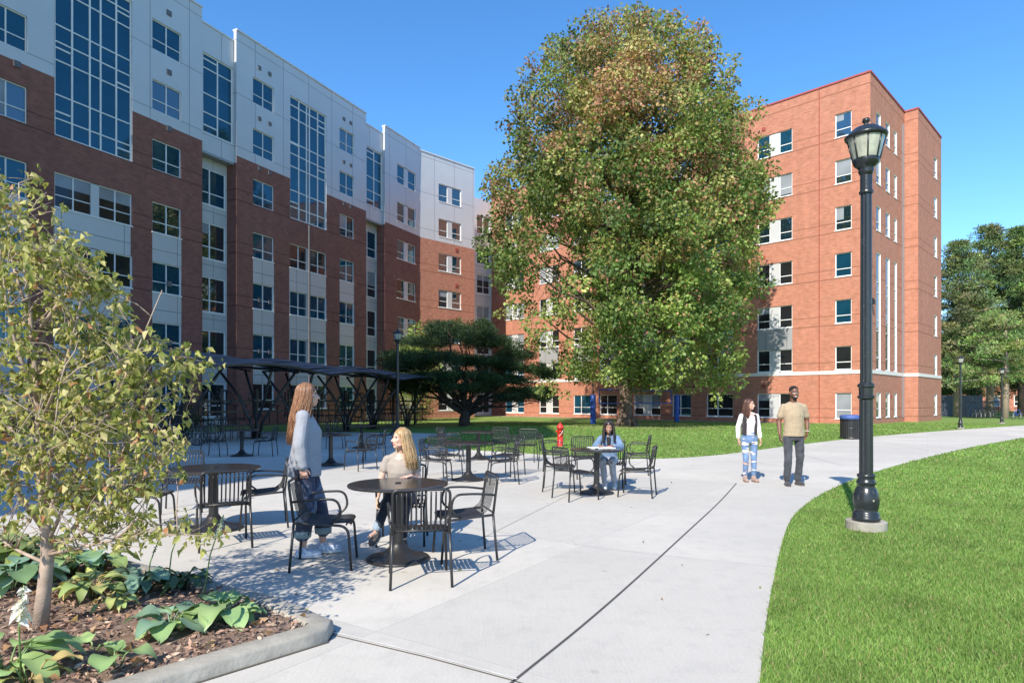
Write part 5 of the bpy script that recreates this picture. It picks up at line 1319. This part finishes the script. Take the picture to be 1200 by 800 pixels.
mb = MB(); mb.torus((0, 0, 0), .036, .006, 'z', 16, 5); o = mb.build('bracelet', M['band'], man, True); o.location = V3(J['wrL']) + V3((0, 0, .015))

# 2. walking woman
J = dict(head=(0, .02, 1.475), neck=(0, -.01, 1.315), shR=(.145, -.01, 1.25), elR=(.205, -.03, 1.04), wrR=(.225, .04, .82), shL=(-.145, -.01, 1.25), elL=(-.195, -.05, 1.04), wrL=(-.20, .03, .82),
         handR=((.0, .25, -1), (-1, .1, 0), (0, 1, 0), .45), handL=((-.02, .25, -1), (1, 0, 0), (0, 1, 0), .45),
         hipR=(.085, 0, .82), knR=(.085, .06, .45), anR=(.085, .02, .09), toeR=(.10, .13, .03), hipL=(-.085, 0, .82), knL=(-.07, .05, .45), anL=(-.065, .06, .09), toeL=(-.075, .17, .03),
         torso=[((0, 0, .78), .12, .085, Yv), ((0, 0, .98), .105, .075, Yv), ((0, .005, 1.15), .125, .09, Yv), ((0, 0, 1.25), .13, .075, Yv), ((0, -.005, 1.31), .07, .05, Yv)])
wo, P, C, Rm = person('woman walking on the path in a white top, dark vest and ripped light jeans', at(878, 12.35), 180, J, (.58, .33, .24), .94, yaw=42, pitch=0, teeth=True, hair=(.06, .035, .025))
mb = MB(); loft(mb, [((0, 0, .93), .118, .09, X, Yv), ((0, 0, 1.0), .112, .088, X, Yv), ((0, .018, 1.14), .134, .108, X, Yv), ((0, 0, 1.24), .138, .085, X, Yv), ((0, -.01, 1.29), .085, .06, X, Yv)]); yoke(mb, J, .046)
for s_ in 'RL': sleeve(mb, J, s_, .052, .046, 2, .038, .82)
fuse(mb, 'top', cloth('white_knit', (.80, .79, .77), var=.05), wo, .007, 2, .005, 10, .7)
mb = MB()
for sx in (-1, 1): loft(mb, [((sx * .098, -.005, .90), .045, .104, X, Yv), ((sx * .095, 0, 1.05), .040, .106, X, Yv), ((sx * .098, 0, 1.18), .046, .108, X, Yv), ((sx * .105, -.01, 1.29), .035, .07, X, Yv)], 12)
loft(mb, [((0, -.07, .90), .12, .05, X, Yv), ((0, -.07, 1.25), .135, .045, X, Yv)])
fuse(mb, 'vest', cloth('dark_vest', (.035, .03, .035)), wo, .007, 2, .005)
jm = cloth('ripped_light_denim', (.13, .21, .36), scale=7, var=.35); nt_ = jm.node_tree; bs_ = nt_.nodes['Principled BSDF']; tc_ = nt_.nodes.new('ShaderNodeTexCoord'); mpn = nt_.nodes.new('ShaderNodeMapping'); mpn.inputs['Scale'].default_value = (5, 5, 15); nt_.links.new(tc_.outputs['Object'], mpn.inputs[0])
rn = noise_tex(nt_, 1, 2, vec=mpn.outputs[0]); old = bs_.inputs['Base Color'].links[0].from_socket; nt_.links.new(mixc(nt_, ramp(nt_, rn, [(.56, (0, 0, 0)), (.59, (1, 1, 1))]), old, (.72, .66, .62)), bs_.inputs['Base Color'])
mb = MB(); loft(mb, [((0, 0, .74), .145, .105, X, Yv), ((0, 0, .84), .145, .105, X, Yv), ((0, 0, .955), .115, .088, X, Yv)])
for s_ in 'RL': cap(mb, J['hip' + s_], J['kn' + s_], .083, .058); cap(mb, J['kn' + s_], V3(J['an' + s_]) + V3((0, 0, .05)), .058, .044)
fuse(mb, 'jeans', jm, wo, .007, 2, .005, 10, 1.5)
for s_ in 'RL': shoe(J, s_, (cloth('tan_suede', (.34, .24, .20)), plain('sole_tan', (.2, .13, .1), .7)), wo, low=False, w_=.038, name='boot')
hair_locks('hair', wo, C, Rm, .94, hair_mats('brown_hair', [(.075, .032, .02), (.11, .05, .032), (.05, .022, .015)]), .30, 240, 3, wav=.014, face_gap=58, r0=.009)

# 3. standing woman at the chair
J = dict(head=(.0, .02, 1.60), neck=(0, -.02, 1.43), shR=(.165, -.02, 1.385), elR=(.225, -.05, 1.12), wrR=(.215, -.02, .905), shL=(-.165, -.02, 1.385), elL=(-.20, -.02, 1.12), wrL=(-.2, .06, .90),
         handR=((.0, .15, -1), (-1, .1, 0), (0, 1, 0), .9), handL=((0, .2, -1), (1, 0, 0), (0, 1, 0), .4),
         hipR=(.095, -.02, .88), knR=(.10, .02, .48), anR=(.10, -.03, .10), toeR=(.12, .10, .04), hipL=(-.095, -.02, .88), knL=(-.07, .12, .48), anL=(-.06, .16, .10), toeL=(-.06, .30, .04),
         torso=[((0, -.02, .84), .12, .09, Yv), ((0, 0, 1.03), .11, .08, Yv), ((0, 0, 1.22), .13, .09, Yv), ((0, -.01, 1.36), .14, .075, Yv), ((0, -.02, 1.42), .08, .055, Yv)])
w3, P, C, Rm = person('standing woman with long auburn hair in a loose blue-grey sweater, hand on a chair back', at(359, 6.40), 76, J, (.60, .36, .27), 1.0, yaw=8, pitch=0, hair=(.2, .08, .04))
mb = MB(); loft(mb, [((0, -.02, .80), .185, .165, X, Yv), ((0, -.015, .92), .180, .160, X, Yv), ((0, -.0, 1.08), .170, .145, X, Yv), ((0, .012, 1.24), .168, .135, X, Yv), ((0, -.01, 1.36), .165, .10, X, Yv), ((0, -.02, 1.425), .09, .07, X, Yv), ((0, -.02, 1.44), .07, .06, X, Yv)]); yoke(mb, J, .055)
for s_ in 'RL': sleeve(mb, J, s_, .070, .068, 2, .052, .93)
fuse(mb, 'sweater', cloth('blue_grey_knit', (.29, .31, .36), var=.06, scale=30), w3, .008, 2, .013, 6, .7)
mb = MB(); loft(mb, [((0, -.02, .78), .165, .13, X, Yv), ((0, -.02, .90), .16, .125, X, Yv), ((0, -.01, 1.0), .13, .10, X, Yv)])
for s_ in 'RL': cap(mb, J['hip' + s_], J['kn' + s_], .10, .09); cap(mb, J['kn' + s_], V3(J['an' + s_]) + V3((0, 0, .14)), .088, .080)
fuse(mb, 'trousers', cloth('mottled_navy', (.05, .06, .10), scale=5, var=.5, pat=((.16, .20, .28), 6, .52)), w3, .008, 2, .010, 6, 1.2)
mb = MB()
for s_ in 'RL': a_ = V3(J['kn' + s_]).lerp(V3(J['an' + s_]) + V3((0, 0, .14)), .88); b_ = V3(J['an' + s_]) + V3((0, 0, .105)); loft(mb, [(a_, .084, .084, X, Yv), (b_, .082, .082, X, Yv)])
mb.build('trouser_cuff', cloth('faded_cuff', (.22, .30, .33)), w3, True)
for s_ in 'RL': shoe(J, s_, (cloth('blue_white_slipper', (.45, .53, .68), pat=((.78, .8, .85), 22, .5)), plain('sole_white', (.7, .7, .7), .7)), w3, w_=.05, name='slipper')
hair_locks('hair', w3, C, Rm, 1.02, hair_mats('auburn_hair', [(.19, .088, .048), (.25, .125, .065), (.14, .065, .038), (.32, .18, .10)]), .50, 620, 5, wav=.018, face_gap=64, r0=.0068, spread=1.1, side_pull=(0, -.06, 0), body=.11)

# 4. seated blonde woman
J = dict(head=(.0, .05, 1.135), neck=(0, -.0, .975), shR=(.150, .0, .905), elR=(.215, .03, .69), wrR=(.24, .10, .50), shL=(-.150, .0, .905), elL=(-.195, .06, .67), wrL=(-.13, .26, .755),
         handR=((.02, .5, -1), (-1, .1, 0), (0, 1, 0), .6), handL=((.5, .8, 0), (0, 0, -1), (1, 0, 0), .15),
         hipR=(.09, -.02, .50), knR=(.06, .40, .58), anR=(.20, .50, .235), toeR=(.245, .62, .20), hipL=(-.09, -.02, .50), knL=(-.08, .40, .50), anL=(-.06, .34, .10), toeL=(-.06, .46, .04),
         torso=[((0, -.03, .47), .15, .12, Yv), ((0, -.02, .62), .125, .09, Yv), ((0, .0, .78), .135, .095, Yv), ((0, .0, .90), .135, .08, Yv), ((0, .0, .965), .075, .055, Yv)])
J['soleR'] = (.2, .95, -.35); J['upR'] = (.05, .35, .9)
w4, P, C, Rm = person('blonde woman in a grey-beige tee seated at the near table, looking left', (-1.21, 6.98, .0), 176, J, (.62, .40, .31), .97, yaw=-62, pitch=2, teeth=False, hair=(.25, .16, .08))
mb = MB(); loft(mb, [((0, -.03, .52), .155, .125, X, Yv), ((0, -.02, .62), .142, .115, X, Yv), ((0, .01, .77), .145, .122, X, Yv), ((0, .01, .86), .150, .105, X, Yv), ((0, .0, .925), .12, .072, X, Yv), ((0, .0, .965), .078, .062, X, Yv)]); yoke(mb, J, .048)
for s_ in 'RL':
    sh_ = V3(J['sh' + s_]); el_ = V3(J['el' + s_]); cap(mb, sh_, sh_.lerp(el_, .48), .052, .052)
fuse(mb, 'tee_shirt', cloth('grey_beige_jersey', (.34, .30, .265), var=.06, scale=30), w4, .007, 2, .008, 8, .8)
mb = MB(); loft(mb, [((0, -.05, .44), .165, .14, X, Yv), ((0, -.03, .56), .155, .125, X, Yv)])
for s_ in 'RL': cap(mb, J['hip' + s_], J['kn' + s_], .088, .066); cap(mb, J['kn' + s_], V3(J['kn' + s_]).lerp(V3(J['an' + s_]), .86), .064, .045)
fuse(mb, 'jeans', cloth('dark_denim', (.028, .035, .055), scale=6, var=.4), w4, .007, 2, .007, 8, 1)
mb = MB(); a_ = V3(J['knR']).lerp(V3(J['anR']), .83); b_ = V3(J['knR']).lerp(V3(J['anR']), .92); cap(mb, a_, b_, .047, .046); mb.build('jeans_cuff', cloth('turned_cuff', (.25, .33, .42)), w4, True)
for s_ in 'RL': shoe(J, s_, (cloth('grey_sneaker', (.09, .08, .085)), plain('sole_pale', (.45, .43, .42), .7)), w4, w_=.04)
hair_locks('hair', w4, C, Rm, .98, hair_mats('blonde_hair', [(.34, .22, .10), (.40, .27, .13), (.29, .18, .08), (.46, .32, .17)]), .34, 560, 9, wav=.006, face_gap=66, side_pull=(-.06, .05, 0), r0=.0065)

# 5. reading girl
J = dict(head=(.0, .13, 1.085), neck=(0, .04, .945), shR=(.142, .04, .878), elR=(.235, .20, .74), wrR=(.16, .40, .765), shL=(-.142, .04, .878), elL=(-.215, .17, .74), wrL=(-.08, .36, .765),
         handR=((-.5, .7, 0), (0, 0, -1), (-1, 0, 0), .4), handL=((.6, .6, 0), (0, 0, -1), (1, 0, 0), .3),
         hipR=(.085, -.02, .49), knR=(.10, .40, .50), anR=(.06, .38, .10), toeR=(.06, .50, .04), hipL=(-.085, -.02, .49), knL=(-.06, .42, .50), anL=(-.10, .24, .10), toeL=(-.10, .36, .04),
         torso=[((0, -.04, .47), .14, .12, Yv), ((0, -.02, .62), .115, .09, Yv), ((0, .02, .78), .125, .09, Yv), ((0, .04, .87), .125, .075, Yv), ((0, .04, .93), .07, .05, Yv)])
w5, P, C, Rm = person('smiling girl with long dark hair in a denim shirt reading at a round table', (1.74, 11.48, 0), 190, J, (.36, .19, .12), .95, yaw=4, pitch=-20, teeth=True, hair=(.012, .009, .008), lips=(.34, .1, .09))
mb = MB(); loft(mb, [((0, -.05, .52), .150, .125, X, Yv), ((0, -.02, .64), .14, .115, X, Yv), ((0, .02, .77), .145, .115, X, Yv), ((0, .035, .86), .145, .095, X, Yv), ((0, .04, .925), .09, .068, X, Yv)]); yoke(mb, J, .05)
for s_ in 'RL': sleeve(mb, J, s_, .060, .054, 2, .042, .85)
fuse(mb, 'denim_shirt', cloth('light_denim_shirt', (.14, .22, .35), var=.2, scale=14), w5, .007, 2, .010, 8, .8)
mb = MB(); loft(mb, [((0, .115, .66), .030, .02, X, Yv), ((0, .135, .76), .032, .02, X, Yv), ((0, .12, .87), .045, .02, X, Yv), ((0, .09, .91), .04, .03, X, Yv)]); fuse(mb, 'undershirt', cloth('black_undershirt', (.02, .02, .025)), w5, .006, 1)
mb = MB(); loft(mb, [((0, -.05, .44), .155, .135, X, Yv), ((0, -.03, .55), .145, .12, X, Yv)])
for s_ in 'RL': cap(mb, J['hip' + s_], J['kn' + s_], .085, .066); cap(mb, J['kn' + s_], V3(J['kn' + s_]).lerp(V3(J['an' + s_]), .88), .064, .05)
fuse(mb, 'jeans', cloth('pale_jeans', (.34, .37, .43), scale=8, var=.2, pat=((.16, .12, .12), 9, .68)), w5, .007, 2, .007, 8, 1)
for s_ in 'RL': shoe(J, s_, (cloth('white_shoe', (.6, .6, .6)), plain('sole_grey', (.4, .4, .4), .7)), w5, w_=.038)
hair_locks('hair', w5, C, Rm, .96, hair_mats('black_hair', [(.012, .010, .010), (.022, .016, .014), (.035, .022, .018)]), .30, 240, 12, wav=.006, face_gap=55, r0=.009, side_pull=(0, .02, 0))
bpy.context.view_layer.update()
